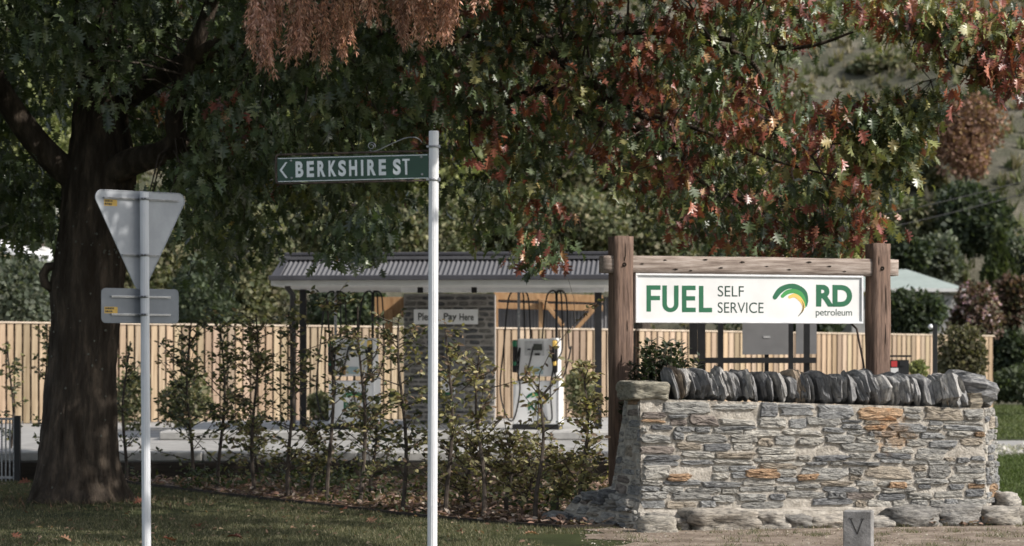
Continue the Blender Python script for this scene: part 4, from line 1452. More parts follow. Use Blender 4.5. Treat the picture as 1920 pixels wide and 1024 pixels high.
DG = ([(.045, .062, .035), (.065, .085, .045), (.10, .115, .07), (.03, .042, .026)], [3, 3, 1, 2])
OG = ([(.12, .13, .07), (.17, .165, .095), (.08, .095, .05), (.21, .185, .115)], [3, 3, 2, 1])
GG = ([(.09, .105, .075), (.13, .14, .10), (.06, .075, .05)], [3, 2, 2])
YG = ([(.19, .21, .085), (.26, .27, .12), (.12, .14, .055)], [3, 2, 2])
OB = ([(.20, .115, .085), (.26, .155, .11), (.145, .085, .065), (.28, .19, .10)], [4, 3, 2, 1])
RB = ([(.10, .06, .045), (.075, .07, .04), (.14, .09, .07)], [2, 2, 1])


def B(name, label, cat, px, py, Y, rpx, rpy, n, size, pal, **kw):
    c, r = at(px, py, Y, rpx, rpy, kw.pop('ry', None))
    return bush(name, label, cat, c, r, n, size, pal[0], pal[1], **kw)


# right hand side, on the hillside and at its foot
c, r = at(1812, 256, 94, 68, 80)
bush('autumn_tree', 'small round rust orange autumn tree alone on the dry hillside', 'tree', c, r, 7000, .16, OB[0], OB[1], trunk=float(hill_z(c[0], 94)), lumps=14)
B('hillside_shrub', 'dark green spreading tree on the slope below the rust orange tree', 'tree', 1830, 415, 87, 88, 80, 9000, .22, DG, lumps=14)
B('hillside_shrub', 'olive yellow bush on the slope left of the dark spreading tree', 'shrub', 1690, 418, 88, 85, 62, 6500, .22, OG, lumps=12)
B('hillside_shrub', 'olive leaf patch for a soft shadow high on the hillside just under the oak leaves', 'shrub', 1640, 125, 112, 60, 28, 2200, .28, OG, lumps=8)  # leaves put where the slope only carries a soft shadow
B('hillside_shrub', 'low green shrub on the hillside above right of the rust orange tree', 'shrub', 1835, 190, 104, 40, 16, 1500, .3, DG, lumps=6)
B('hillside_shrub', 'shadowy green shrub on the slope left of the rust orange tree trunk', 'shrub', 1725, 325, 95, 45, 30, 2200, .25, OG, lumps=6)
B('hillside_shrub', 'grey green bush behind the pale roof, left of the conifer', 'shrub', 1760, 478, 82, 60, 45, 4000, .2, GG, lumps=9)
B('hillside_shrub', 'dark green bush directly above the pale metal roof', 'shrub', 1690, 480, 80, 55, 38, 4000, .18, DG, lumps=9)
B('hillside_shrub', 'grey green bush at the right edge beside the conifer', 'shrub', 1915, 505, 80, 50, 60, 4000, .2, GG, lumps=9)
B('conifer', 'dense yellow green conical conifer at the right edge', 'tree', 1875, 520, 76, 36, 78, 6000, .2, ([(.06, .075, .03), (.04, .055, .022), (.085, .10, .04)], [3, 3, 1]), cone=True, lumps=12)
B('background_shrub', 'big dark green shrub just right of the right timber post', 'shrub', 1710, 590, 66, 62, 60, 7000, .12, DG, lumps=12)
B('flowering_shrub', 'reddish green shrub covered in pale pink blossom', 'shrub', 1838, 600, 67, 70, 62, 8000, .12, RB, lumps=12, flowers=420)
B('background_shrub', 'brownish shrub between the pink blossom and the conifer', 'shrub', 1895, 560, 70, 40, 60, 4500, .14, RB, lumps=10)
B('background_shrub', 'dark leafy shrub at the far right above the lawn', 'shrub', 1898, 665, 70, 48, 60, 6000, .13, DG, lumps=10)
B('background_shrub', 'grey green low hedge shrub at the right edge of the lawn', 'shrub', 1895, 722, 66, 55, 42, 6000, .12, ([(.07, .09, .05), (.10, .12, .07), (.05, .065, .035)], [3, 2, 2]), lumps=10)
B('wispy_shrub', 'wispy olive shrub growing in front of the right end of the paling fence', 'shrub', 1803, 665, 44, 50, 72, 7500, .075, ([(.11, .105, .055), (.15, .13, .08), (.07, .07, .04)], [3, 2, 2]), lumps=12)
B('wispy_shrub', 'low sparse weeds at the foot of the fence right of the rubbish bin', 'shrub', 1722, 690, 42, 20, 22, 500, .06, YG, lumps=5)

# behind the fence and the canopy, left half and centre
spec = [('tall olive green shrub behind the left end of the canopy', 480, 520, 54, 95, 120, OG), ('dark green shrub behind the fence below the grey street plate', 375, 560, 52, 75, 85, DG),
        ('light green shrub over the fence between the street plate and the canopy', 430, 470, 58, 90, 95, YG), ('leafy green shrub seen under the canopy left of the kiosk', 640, 560, 53, 90, 95, DG),
        ('olive shrub rising behind the left half of the canopy roof', 620, 430, 60, 110, 75, OG), ('brownish olive bush behind the middle of the canopy roof', 800, 430, 60, 110, 70, OG),
        ('olive bush behind the canopy roof right of the fluted pole', 960, 425, 61, 105, 75, OG), ('olive green bush above the right end of the canopy roof', 1100, 430, 62, 95, 70, OG),
        ('green bush behind the left timber post', 1220, 450, 63, 100, 90, OG), ('dark bush behind the timber sign frame', 1340, 540, 64, 110, 80, DG),
        ('green bush beyond the fence under the right half of the FUEL sign', 1500, 570, 66, 110, 75, DG), ('pale olive shrub beyond the fence at the far left', 30, 560, 52, 90, 95, GG),
        ('tall yellow green tree crown seen through the oak at the far left', 60, 300, 66, 130, 160, YG), ('dark green bush left of the oak trunk over the white roof', 20, 400, 64, 120, 60, DG),
        ('shadowed bush right behind the oak trunk', 270, 480, 56, 90, 110, OG)]
for lab, px_, py_, Y_, rx_, rz_, pal in spec:
    B('background_shrub', lab, 'shrub', px_, py_, Y_, rx_, rz_, 7000, .13 * Y_ / 55, pal, lumps=13, ry=1.8)
# taller trees behind, filling the gaps of the crown
spec = [('big olive tree far behind the oak, leftmost of the far trees', 60, 180, 74, 260, 270), ('big dark tree far behind the oak trunk and limb', 420, 200, 75, 260, 280),
        ('big light green tree far behind the street name blade', 700, 290, 73, 220, 190), ('big olive tree far behind the crown right of the fluted pole', 960, 260, 74, 220, 230),
        ('big green tree far behind the left timber post', 1200, 260, 76, 220, 230), ('big olive tree far behind the timber cross beam', 1430, 330, 77, 170, 190)]
for i, (lab, px_, py_, Y_, rx_, rz_) in enumerate(spec):
    B('background_tree', lab, 'tree', px_, py_, Y_, rx_, rz_, 13000, .27, (YG, DG, YG, OG, OG, OG)[i], trunk=0.0, lumps=22, ry=2.6)

# garden plants in front of the fence
spec = [('round green shrub on the driveway bed left of the canopy post', 245, 740, 41, 45, 60, DG), ('green shrub in front of the fence behind the hedge', 350, 745, 42, 55, 60, DG),
        ('low shrub in front of the fence under the canopy', 610, 770, 43, 45, 35, OG), ('bushy shrub in front of the fence right of the fuel dispenser', 1090, 735, 43, 35, 62, DG)]
for lab, px_, py_, Y_, rx_, rz_, pal in spec:
    B('fence_shrub', lab, 'shrub', px_, py_, Y_, rx_, rz_, 1500, .08, OG, lumps=5)

# glossy shrub behind the wall
t = thing('glossy_shrub', 'glossy dark green shrub just behind the left end of the stone wall', 'shrub', (1.45, 23.9, 0))
sp = []; sdv = []; sn = []
stem = MB()
for i in range(95):
    bx_ = 1.42 + rnd.uniform(-.25, .30); by_ = 23.55 + rnd.uniform(-.15, .25)
    tx_ = bx_ + rnd.uniform(-.16, .22); tz_ = rnd.uniform(1.25, 1.80) - abs(tx_ - 1.42) * .35
    stem.tube([(bx_, by_, .4), ((bx_ + tx_) / 2, by_, tz_ * .7), (tx_, by_, tz_)], [.008, .006, .003], 4, False)
    for q in range(38):
        f = rnd.uniform(.45, 1.02)
        a = rnd.uniform(0, 6.28)
        sp.append((bx_ + (tx_ - bx_) * f, by_, .4 + (tz_ - .4) * f)); sdv.append((math.cos(a), math.sin(a), rnd.uniform(.2, 1.1))); sn.append((-math.cos(a) * .4, -math.sin(a) * .4, 1))
stem.build('stems', M['twig'], t)
n = len(sp)
stuff(link('foliage', leaves_mesh('foliage', np.array(sp), np.array(sdv), np.array(sn) + rng.normal(0, .4, (n, 3)), rng.uniform(.055, .09, n),
                                  pick([(.030, .045, .025), (.045, .06, .035), (.08, .09, .05)], [4, 3, 1], n), OVAL_V, OVAL_F, M['oakleaf']), t))

# ================================================================== HEDGE PLANTS
hedge_n = 0


def sapling(px, Y, top_py, lab, dens=1.0, spread=.42, warmth=0.0, lean=0.0, low=.25):
    global hedge_n
    x0 = (px - 960) / F * Y
    H = 1.6 + (668 - top_py) / F * Y
    t = thing('hedge_sapling', lab, 'hedge plant', (x0, Y, 0), 'young hedge saplings in the garden bed')
    m = MB()
    n = 9
    main = []
    wob = rnd.uniform(0, 6)
    for i in range(n + 1):
        f = i / n
        main.append(Vector((x0 + lean * f + .035 * math.sin(f * 6 + wob), Y + .03 * math.sin(f * 5 + wob), H * f)))
    m.tube(main, [.022 * (1 - .75 * i / n) + .003 for i in range(n + 1)], 7, False)
    pos, dr, nr = [], [], []
    nb_ = int(42 * dens)
    for i in range(nb_):
        f = low * .5 + (1 - low * .5) * rnd.random() ** .8 * .97
        k_ = min(int(f * n), n - 1)
        p0 = main[k_].lerp(main[k_ + 1], f * n - k_)
        a = rnd.uniform(0, 2 * math.pi)
        L_ = spread * rnd.uniform(.35, 1.45) * (1.15 - .5 * f)
        e = rnd.uniform(.15, .9)
        dv = Vector((math.cos(a) * math.cos(e), math.sin(a) * math.cos(e), math.sin(e)))
        pts = [p0, p0 + dv * L_ * .5 + zv * .01, p0 + dv * L_ + zv * .03]
        m.tube(pts, [.007, .005, .002], 4, False)
        nl = int(rnd.uniform(7, 17) * (0.8 + .4 * dens))
        for q in range(nl):
            g = rnd.uniform(.12, 1.05)
            pp = p0 + dv * L_ * g + zv * .02 * g + Vector((rnd.gauss(0, .02), rnd.gauss(0, .02), rnd.gauss(0, .02)))
            b = rnd.uniform(0, 6.28)
            pos.append(pp); dr.append(dv * .7 + Vector((math.cos(b), math.sin(b), rnd.uniform(-.9, .3)))); nr.append((rnd.gauss(.3, .9), rnd.gauss(-.3, .9), rnd.gauss(.5, .6)))
    m.build('stem', M['twig'], t)
    k_ = len(pos)
    zs = np.array([p.z for p in pos])
    green = [(.06, .074, .038), (.09, .10, .052), (.048, .056, .034)]
    wm = [(.28, .255, .12), (.19, .18, .085), (.38, .33, .18), (.17, .12, .085)]
    w_ = [max(.02, (1 - warmth))] * 3 + [warmth * .9 + .02] * 4
    cols = pick(green + wm, w_, k_)
    stuff(link('foliage', leaves_mesh('foliage', np.array([tuple(p) for p in pos]), np.array([tuple(p) for p in dr]), np.array(nr), rng.uniform(.05, .09, k_), cols, OVAL_V, OVAL_F, M['hedgeleaf']), t))
    # a leg of the loose branches: pale split stake beside some of them
    hedge_n += 1


saps = [(20, 33.2, 640, 'hedge sapling before the metal railing at the left edge', .5, .3, .15, 0),
        (88, 31.6, 612, 'thin bare hedge sapling just left of the oak trunk', .45, .25, .1, 0),
        (150, 31.8, 640, 'hedge sapling half hidden behind the oak trunk', .5, .3, .1, 0),
        (232, 30.6, 640, 'sparse forked hedge sapling just right of the oak trunk', .5, .32, .1, .05),
        (356, 29.9, 600, 'dense green hedge sapling right of the give way pole', 1.35, .50, .05, 0),
        (414, 28.9, 600, 'hedge sapling with pale stem, second right of the give way pole', 1.1, .45, .15, .02),
        (478, 28.2, 590, 'yellowish bushy hedge sapling midway between the two poles', 1.3, .42, .45, 0),
        (545, 27.3, 585, 'dark hedge sapling in front of the left canopy column', 1.0, .42, .15, 0),
        (619, 26.4, 560, 'tall hedge sapling in front of the left fuel dispenser', .75, .42, .12, 0),
        (680, 25.8, 575, 'hedge sapling covering the printed emblem of the left dispenser', .8, .45, .22, -.02),
        (757, 25.0, 592, 'tall twisting hedge sapling left of the white fluted pole', .95, .45, .25, -.03),
        (842, 24.4, 622, 'olive hedge sapling right beside the white fluted pole', .85, .42, .45, 0),
        (903, 23.9, 665, 'yellow leaved hedge sapling in front of the stone kiosk', .7, .40, .8, -.03),
        (1010, 23.4, 720, 'red brown leaved hedge sapling in front of the right dispenser', .45, .40, .85, .02),
        (1092, 23.6, 690, 'small yellow leaved hedge sapling beside the left timber post', .9, .30, .8, .03),
        (955, 24.6, 830, 'low yellow hedge plant in the bed below the right dispenser', .9, .45, .9, 0),
        (700, 27.5, 760, 'low green hedge plant near the retaining wall', .8, .45, .3, 0),
        (480, 30.2, 780, 'low yellow green plant at the retaining wall left of the canopy column', .8, .42, .6, 0)]
saps += [(880, 24.9, 820, 'low yellow leaved plant right of the white pole near the lawn edge', 1.0, .5, .9, 0),
         (1050, 24.4, 850, 'low yellow leaved plant at the foot of the left timber post', 1.0, .45, .9, 0),
         (990, 25.6, 835, 'low olive plant behind the red brown leaved sapling', .9, .5, .7, 0),
         (590, 27.4, 800, 'low green plant at the foot of the dark hedge sapling', .8, .45, .35, 0)]
for px_, Y_, tp, lab, dn, spd, wmth, ln in saps:
    sapling(px_, Y_, tp, lab, dn * 1.0, spd, min(1, wmth * 1.1 + .18), ln, low=.25)
# long arching shoot over the right dispenser
t = thing('bramble_shoot', 'long thin arching shoot rising across the right fuel dispenser', 'plant', (P(1010, 0, 23.4).x, 23.45, .9))
pts = [P(1008, 800, 23.4), P(1012, 700, 23.4), P(1035, 655, 23.4), P(1075, 610, 23.4), P(1105, 578, 23.4), P(1128, 560, 23.4)]
MB().tube(pts, [.006, .005, .004, .003, .003, .002], 5, False).tube([P(1078, 608, 23.4), P(1076, 560, 23.4), P(1066, 525, 23.4), P(1048, 490, 23.4)], [.003, .002, .002, .0015], 4, False).build('stem', M['twig'], t)
pp = []; 
for q in range(46):
    i = rnd.randint(0, 4); pp.append(tuple(pts[i].lerp(pts[i + 1], rnd.random())))
n = len(pp)
stuff(link('foliage', leaves_mesh('foliage', np.array(pp), rng.normal(0, 1, (n, 3)), rng.normal(0, 1, (n, 3)), rng.uniform(.04, .07, n), pick([(.09, .06, .045), (.12, .11, .05)], [1, 1], n), OVAL_V, OVAL_F, M['hedgeleaf']), t))

# ground cover and litter in the bed
def in_bed(x, y):
    ex = [p[0] for p in edge_line]; ey = [p[1] for p in edge_line]
    return (y > np.interp(x, ex, ey) + .05) & (y < 31.1)


n = 26000
x_ = rng.uniform(-8, 4.5, n); y_ = rng.uniform(22.5, 31.1, n)
k_ = in_bed(x_, y_); x_, y_ = x_[k_], y_[k_]; n = len(x_)
pos = np.stack([x_, y_, rng.uniform(.01, .06, n)], 1)
d = rng.normal(0, 1, (n, 3)); d[:, 2] *= .35
nr = rng.normal(0, .35, (n, 3)); nr[:, 2] = 1
stuff(link('leaf_litter', leaves_mesh('leaf_litter', pos, d, nr, rng.uniform(.04, .11, n), pick([(.28, .19, .15), (.38, .29, .24), (.15, .10, .08), (.48, .40, .34), (.27, .16, .12)], [3, 2, 3, 1, 2], n), OVAL_V, OVAL_F, M['dryleaf'])))
n = 9000
cx_ = rng.uniform(-7, 1.0, 130); cy_ = rng.uniform(23.5, 30.9, 130)
k_ = rng.integers(0, 130, n)
x_ = cx_[k_] + rng.normal(0, .16, n); y_ = cy_[k_] + rng.normal(0, .16, n)
kk = in_bed(x_, y_); x_, y_, k_ = x_[kk], y_[kk], k_[kk]; n = len(x_)
pos = np.stack([x_, y_, np.abs(rng.normal(0, .13, n))], 1)
d = rng.normal(0, 1, (n, 3)); d[:, 2] = np.abs(d[:, 2]) * .7
stuff(link('bed_ground_cover', leaves_mesh('bed_ground_cover', pos, d, rng.normal(0, .6, (n, 3)) + [0, 0, 1], rng.uniform(.04, .09, n), pick([(.04, .055, .025), (.07, .085, .035), (.13, .13, .05)], [3, 2, 1], n), OVAL_V, OVAL_F, M['hedgeleaf'])))
ed = MB()
for (a, b) in zip(edge_line[2:], edge_line[3:]):
    d_ = Vector((b[0] - a[0], b[1] - a[1], 0))
    ed.box(((a[0] + b[0]) / 2, (a[1] + b[1]) / 2, .008), (d_.length, .022, .05), math.atan2(d_.y, d_.x))
tag(ed.build('edging_board', M['retain']), 'low brown timber edging board between lawn and hedge bed', 'edging')

# ================================================================== GRASS
def grass(name, x0, x1, y0, y1, n, h, w, pal, wts, keep=None):
    x = rng.uniform(x0, x1, n); y = rng.uniform(y0, y1, n)
    if keep is not None:
        k = keep(x, y); x, y = x[k], y[k]
    n = len(x)
    g = vnoise(np.stack([x, y, x * 0], 1), 1.1)
    pos = np.stack([x, y, np.zeros(n)], 1)
    d = rng.normal(0, .5, (n, 3)); d[:, 2] = 1
    sz = h * rng.uniform(.5, 1.4, n) * (1 + .3 * g)
    stuff(link(name, leaves_mesh(name, pos, d, rng.normal(0, 1, (n, 3)), sz, pick(pal, wts, n), BLADE_V, BLADE_F, M['grass'], widths=np.full(n, w))))


mx_ = np.linspace(-7.5, -1.9, 60); my_ = np.linspace(24.0, 28.2, 46)
mgx, mgy = np.meshgrid(mx_, my_)
mh = .05 * np.exp(-(((mgx + 4.68) / .85) ** 2 + ((mgy - 26.2) / .75) ** 2)) + .012 * vnoise(np.stack([mgx, mgy, mgx * 0], -1), 5)
mh = mh * np.clip(1.25 - np.hypot((mgx + 4.7) / 2.8, (mgy - 26.1) / 2.1), 0, 1) * 1.6 - .012
mi = np.arange(60 * 46).reshape(46, 60)
struct(link('tree_mound', mesh_np('tree_mound', np.stack([mgx, mgy, mh], -1).reshape(-1, 3), np.stack([mi[:-1, :-1], mi[:-1, 1:], mi[1:, 1:], mi[1:, :-1]], -1).reshape(-1, 4), M['lawn'], smooth=True)))
n = 2600
aa = rng.uniform(0, 6.28, n); rr_ = rng.uniform(.45, 1.5, n)
x_ = -4.68 + np.cos(aa) * rr_; y_ = 26.2 + np.sin(aa) * rr_ * .9
z_ = .05 * np.exp(-(((x_ + 4.68) / .85) ** 2 + ((y_ - 26.2) / .75) ** 2)) * np.clip(1.25 - np.hypot((x_ + 4.7) / 2.8, (y_ - 26.1) / 2.1), 0, 1) * 1.6
d = rng.normal(0, .7, (n, 3)); d[:, 2] = np.abs(d[:, 2]) + .5
stuff(link('trunk_foot_grass', leaves_mesh('trunk_foot_grass', np.stack([x_, y_, z_ - .012], 1), d, rng.normal(0, 1, (n, 3)), rng.uniform(.03, .09, n), pick([(.07, .065, .04), (.13, .105, .07), (.05, .055, .03), (.16, .10, .07)], [3, 2, 3, 1], n), BLADE_V, BLADE_F, M['grass'], widths=rng.uniform(.006, .02, n))))


def lawn_keep(x, y):
    ex = [p[0] for p in edge_line]; ey = [p[1] for p in edge_line]
    left_ok = (x < 1.0) & (y < np.interp(x, ex, ey) - .03)
    e = ((x - 3.0) / 2.75) ** 2 + ((y - 21.0) / 2.15) ** 2 > 1 + .25 * vnoise(np.stack([x, y, x * 0], 1), 3)
    bare = ((x + 4.6) / 1.9) ** 2 + ((y - 25.4) / 1.6) ** 2 < 1.0
    thin = rng.random(len(x)) < .30
    right_ok = (x > 4.7)
    return (left_ok | right_ok | (y < 21.8)) & e & (~bare | thin)


GP = [(.075, .078, .042), (.115, .113, .062), (.165, .15, .09), (.24, .21, .14)]
grass('lawn_grass', -7.5, 7.0, 19.0, 26.5, 190000, .032, .007, GP, [4, 4, 2, 1], lawn_keep)
grass('lawn_grass', -9, -1.0, 26.5, 34, 60000, .032, .008, GP, [4, 4, 2, .6], lawn_keep)
grass('lawn_grass', 4.9, 10.5, 24, 39.2, 60000, .055, .012, [(.07, .10, .03), (.10, .13, .04), (.05, .075, .022)], [3, 2, 2])
grass('far_lawn_grass', 7, 20, 46.5, 78, 60000, .07, .03, [(.085, .11, .04), (.12, .14, .06), (.07, .09, .035)], [3, 2, 2])
n = 1500
x_ = rng.uniform(-7, 1.0, n); y_ = rng.uniform(20, 31, n); k_ = lawn_keep(x_, y_); x_, y_ = x_[k_], y_[k_]; n = len(x_)
stuff(link('lawn_litter', leaves_mesh('lawn_litter', np.stack([x_, y_, rng.uniform(.015, .035, n)], 1), rng.normal(0, 1, (n, 3)) * [1, 1, .4], rng.normal(0, .5, (n, 3)) + [0, 0, 1], rng.uniform(.02, .06, n), pick([(.22, .14, .10), (.14, .09, .06), (.32, .24, .17)], [2, 2, 1], n), OVAL_V, OVAL_F, M['dryleaf'])))
# tufts in the dirt and along the wall foot
tc_ = []
for i in range(70):
    tc_.append((rnd.uniform(.9, 5.4), rnd.uniform(20.0, 22.2)))
for i in range(60):
    f = rnd.random()
    p = A0 + u12 * (f * 3.6) + n12 * rnd.uniform(.28, .42)
    tc_.append((p.x, p.y))
tc_ = np.repeat(np.array(tc_), 34, 0)
n = len(tc_)
pos = np.stack([tc_[:, 0] + rng.normal(0, .05, n), tc_[:, 1] + rng.normal(0, .04, n), np.zeros(n)], 1)
d = rng.normal(0, .55, (n, 3)); d[:, 2] = 1
stuff(link('verge_grass_tufts', leaves_mesh('verge_grass_tufts', pos, d, rng.normal(0, 1, (n, 3)), rng.uniform(.02, .07, n), pick([(.08, .095, .045), (.16, .145, .09), (.24, .21, .15)], [3, 2, 1], n), BLADE_V, BLADE_F, M['grass'], widths=np.full(n, .006))))
n = 5000
pos = np.stack([rng.uniform(.6, 5.6, n), rng.uniform(19.4, 22.5, n), rng.uniform(.004, .012, n)], 1)
stuff(link('verge_pebbles', leaves_mesh('verge_pebbles', pos, rng.normal(0, 1, (n, 3)) * [1, 1, .3], rng.normal(0, .5, (n, 3)) + [0, 0, 1], rng.uniform(.008, .03, n), pick([(.3, .26, .22), (.4, .37, .33), (.2, .16, .13)], [1, 1, 1], n), OVAL_V, OVAL_F, M['dryleaf'])))
n = 9000
pos = np.stack([rng.uniform(6.6, 14, n), rng.uniform(38.5, 42.0, n), rng.uniform(.01, .05, n)], 1)
stuff(link('gravel_stones', leaves_mesh('gravel_stones', pos, rng.normal(0, 1, (n, 3)) * [1, 1, .5], rng.normal(0, .5, (n, 3)) + [0, 0, 1], rng.uniform(.05, .13, n), pick([(.45, .43, .41), (.6, .58, .56), (.2, .19, .18)], [2, 1, 1], n), OVAL_V, OVAL_F, M['dryleaf'])))

# ================================================================== OAK TREE
oak = thing('oak_tree', 'large oak with thick dark trunk at left and broad crown turning from green to red', 'tree', (-4.68, 26.2, 0))
YT = 26.2
rings = [(955, 40, 262), (945, 50, 250), (925, 58, 234), (900, 66, 223), (860, 73, 216), (800, 80, 213), (700, 91, 212), (600, 97, 221), (540, 92, 228), (500, 100, 231), (430, 112, 238),
         (370, 118, 246), (330, 122, 250), (290, 130, 246), (250, 136, 238), (200, 140, 232), (120, 148, 226), (0, 155, 215), (-200, 160, 205), (-500, 165, 190)]
ys_ = np.array([r_[0] for r_ in rings][::-1]); cl = np.array([(r_[1] + r_[2]) / 2 for r_ in rings][::-1]); hw = np.array([(r_[2] - r_[1]) / 2 for r_ in rings][::-1])
pyv = np.concatenate([np.linspace(975, 940, 8), np.linspace(935, -500, 170)])
seg = 110
vs = []
for py_ in pyv:
    cx = (np.interp(py_, ys_, cl) - 960) / F * YT; rr = np.interp(py_, ys_, hw) / F * YT; z_ = 1.6 + (668 - py_) / F * YT
    a = np.linspace(0, 2 * math.pi, seg, endpoint=False)
    flare = max(0, 1 - z_ / .5)
    lob = 1 + .035 * np.sin(a * 3 + 1) + .05 * flare * np.sin(a * 5 + .5) + .02 * np.sin(a * 2 + z_ * 2)
    ridge = .018 * np.abs(np.sin(a * 17 + 1.2 * np.sin(z_ * 5 + a * 3) + .8 * np.sin(z_ * 11))) + .006 * np.sin(a * 41 + 2 * np.sin(z_ * 9 + a))
    rad = rr * lob + ridge * (1 + flare)
    vs.append(np.stack([cx + np.cos(a) * rad, YT + np.sin(a) * rad * .95, np.full(seg, z_)], 1))
vs = np.array(vs)
nr_ = len(pyv)
idx = np.arange(nr_ * seg).reshape(nr_, seg)
nx_ = np.roll(idx, -1, 1)
ff = np.stack([idx[:-1], nx_[:-1], nx_[1:], idx[1:]], -1).reshape(-1, 4)
link('trunk', mesh_np('trunk', vs.reshape(-1, 3), ff, M['bark'], smooth=True), oak)
kn = P(90, 520, YT - .15)
MB().tube([kn + Vector((.10, 0, .12)), kn + Vector((.0, -.02, .11)), kn + Vector((-.05, -.02, .03)), kn + Vector((-.03, -.02, -.07)), kn + Vector((.06, 0, -.14))], [.05, .05, .048, .05, .04], 12).build('branch_collar', M['bark'], oak, True)
# pale lichen spots on the trunk
lm = MB()
for i in range(60):
    py_ = rnd.choice([rnd.uniform(320, 940), rnd.gauss(470, 25), rnd.gauss(620, 40), rnd.gauss(720, 30)])
    if not 300 < py_ < 945:
        continue
    cx = (np.interp(py_, ys_, cl) - 960) / F * YT; rr = np.interp(py_, ys_, hw) / F * YT; z_ = 1.6 + (668 - py_) / F * YT
    a = -math.pi / 2 + rnd.uniform(-1.2, 1.2)
    nrm = Vector((math.cos(a), math.sin(a), 0)); tg = Vector((-math.sin(a), math.cos(a), 0))
    c = Vector((cx, YT, z_)) + nrm * (rr * 1.03 + .012)
    r_ = rnd.uniform(.004, .014)
    pts = [(r_ * rnd.uniform(.6, 1.2) * math.cos(t), r_ * rnd.uniform(.6, 1.3) * math.sin(t)) for t in [q * math.pi / 4 for q in range(8)]]
    lm.prism(pts, .012, c, tg, zv, nrm)
stuff(lm.build('lichen', mat('pale_lichen', (.10, .10, .085), (.17, .17, .145), 60, .95), oak))


def limb(pts, rad, Yd, name='limb'):
    """pts = (px, py, depth offset) read off the photo"""
    w_ = [(lambda p: (p.x, p.y, p.z))(P(a, b, YT + Yd + c)) for a, b, c in pts]
    cr = band_curve([(x, y, z) for x, y, z in w_], 10 * (len(w_) - 1))
    rr = np.interp(np.linspace(0, 1, len(cr)), np.linspace(0, 1, len(rad)), rad)
    MB().tube([Vector(q) for q in cr], list(rr), 14).build(name, M['bark'], oak, True)
    return [Vector(q) for q in cr], rr


limbs = []
limbs.append(limb([(170, 360, 0), (125, 322, -.1), (85, 285, -.2), (42, 232, -.3), (0, 165, -.4), (-60, 40, -.6), (-160, -120, -1)], [.15, .15, .145, .135, .12, .09, .05], 0))
limbs.append(limb([(180, 340, -.1), (245, 305, -.3), (300, 288, -.5), (330, 262, -.6), (326, 225, -.65), (338, 170, -.7), (362, 95, -.8), (392, 20, -.9), (420, -90, -1)], [.16, .15, .125, .11, .095, .09, .085, .08, .05], 0))
limbs.append(limb([(190, 220, .4), (330, 130, .8), (520, 90, 1.2), (760, 60, 1.2), (1000, 70, 1.0), (1250, 60, .8), (1480, 90, .6), (1600, 60, .4)], [.14, .11, .08, .06, .045, .035, .025, .012], 0))
limbs.append(limb([(300, 288, -.4), (380, 262, -.1), (520, 250, .3), (700, 232, .6), (880, 215, .8), (1020, 165, .9), (1100, 178, .9), (1200, 210, .9), (1330, 250, .8), (1450, 300, .7), (1560, 330, .5)], [.09, .075, .06, .05, .045, .04, .035, .03, .022, .016, .008], 0))
limbs.append(limb([(1000, 70, 1.0), (1100, 150, .6), (1250, 250, .3), (1300, 330, .2), (1400, 380, .2)], [.06, .05, .035, .025, .012], 0))
limbs.append(limb([(1020, 165, .9), (1110, 228, .9), (1190, 240, 1.2), (1300, 300, 1.4), (1420, 420, 1.4)], [.05, .045, .035, .02, .01], 0))
limbs.append(limb([(1250, 60, .8), (1400, 110, .2), (1440, 190, 0), (1460, 250, 0), (1500, 300, -.1), (1560, 270, -.1), (1640, 280, 0)], [.035, .028, .02, .017, .014, .011, .006], 0))
limbs.append(limb([(1560, -60, .4), (1680, -30, 0), (1742, 40, -.3), (1752, 85, -.5), (1790, 118, -.6), (1850, 132, -.7), (1900, 120, -.7)], [.03, .025, .018, .014, .011, .008, .004], 0))
limbs.append(limb([(1742, 40, -.3), (1712, 84, -.3), (1722, 120, -.2), (1745, 150, -.2)], [.012, .009, .007, .003], 0))
limbs.append(limb([(190, 220, .4), (380, 100, -.8), (640, 10, -1.8), (900, -90, -2.6), (1150, -160, -3.4)], [.12, .10, .08, .06, .03], 0))
limbs.append(limb([(170, 100, 0), (260, -120, .3), (500, -330, .5), (800, -450, .5)], [.16, .14, .10, .05], 0))
limbs.append(limb([(170, 60, 0), (60, -150, -1), (-150, -350, -2)], [.14, .10, .04], 0))
lp_all = np.array([tuple(p) for l_, _ in limbs for p in l_])
lr_all = np.concatenate([r_ for _, r_ in limbs])

# crown: clusters of leaves at the twig ends
low_x = [-400, 0, 80, 105, 150, 245, 300, 335, 365, 430, 480, 560, 620, 680, 730, 760, 800, 850, 900, 950, 1040, 1110, 1140, 1250, 1290, 1600, 1640, 1720, 1765, 1775]
low_y = [430, 418, 405, 250, 235, 240, 340, 455, 490, 490, 425, 360, 405, 430, 395, 345, 315, 350, 425, 470, 465, 420, 360, 375, 478, 486, 400, 315, 215, 160]


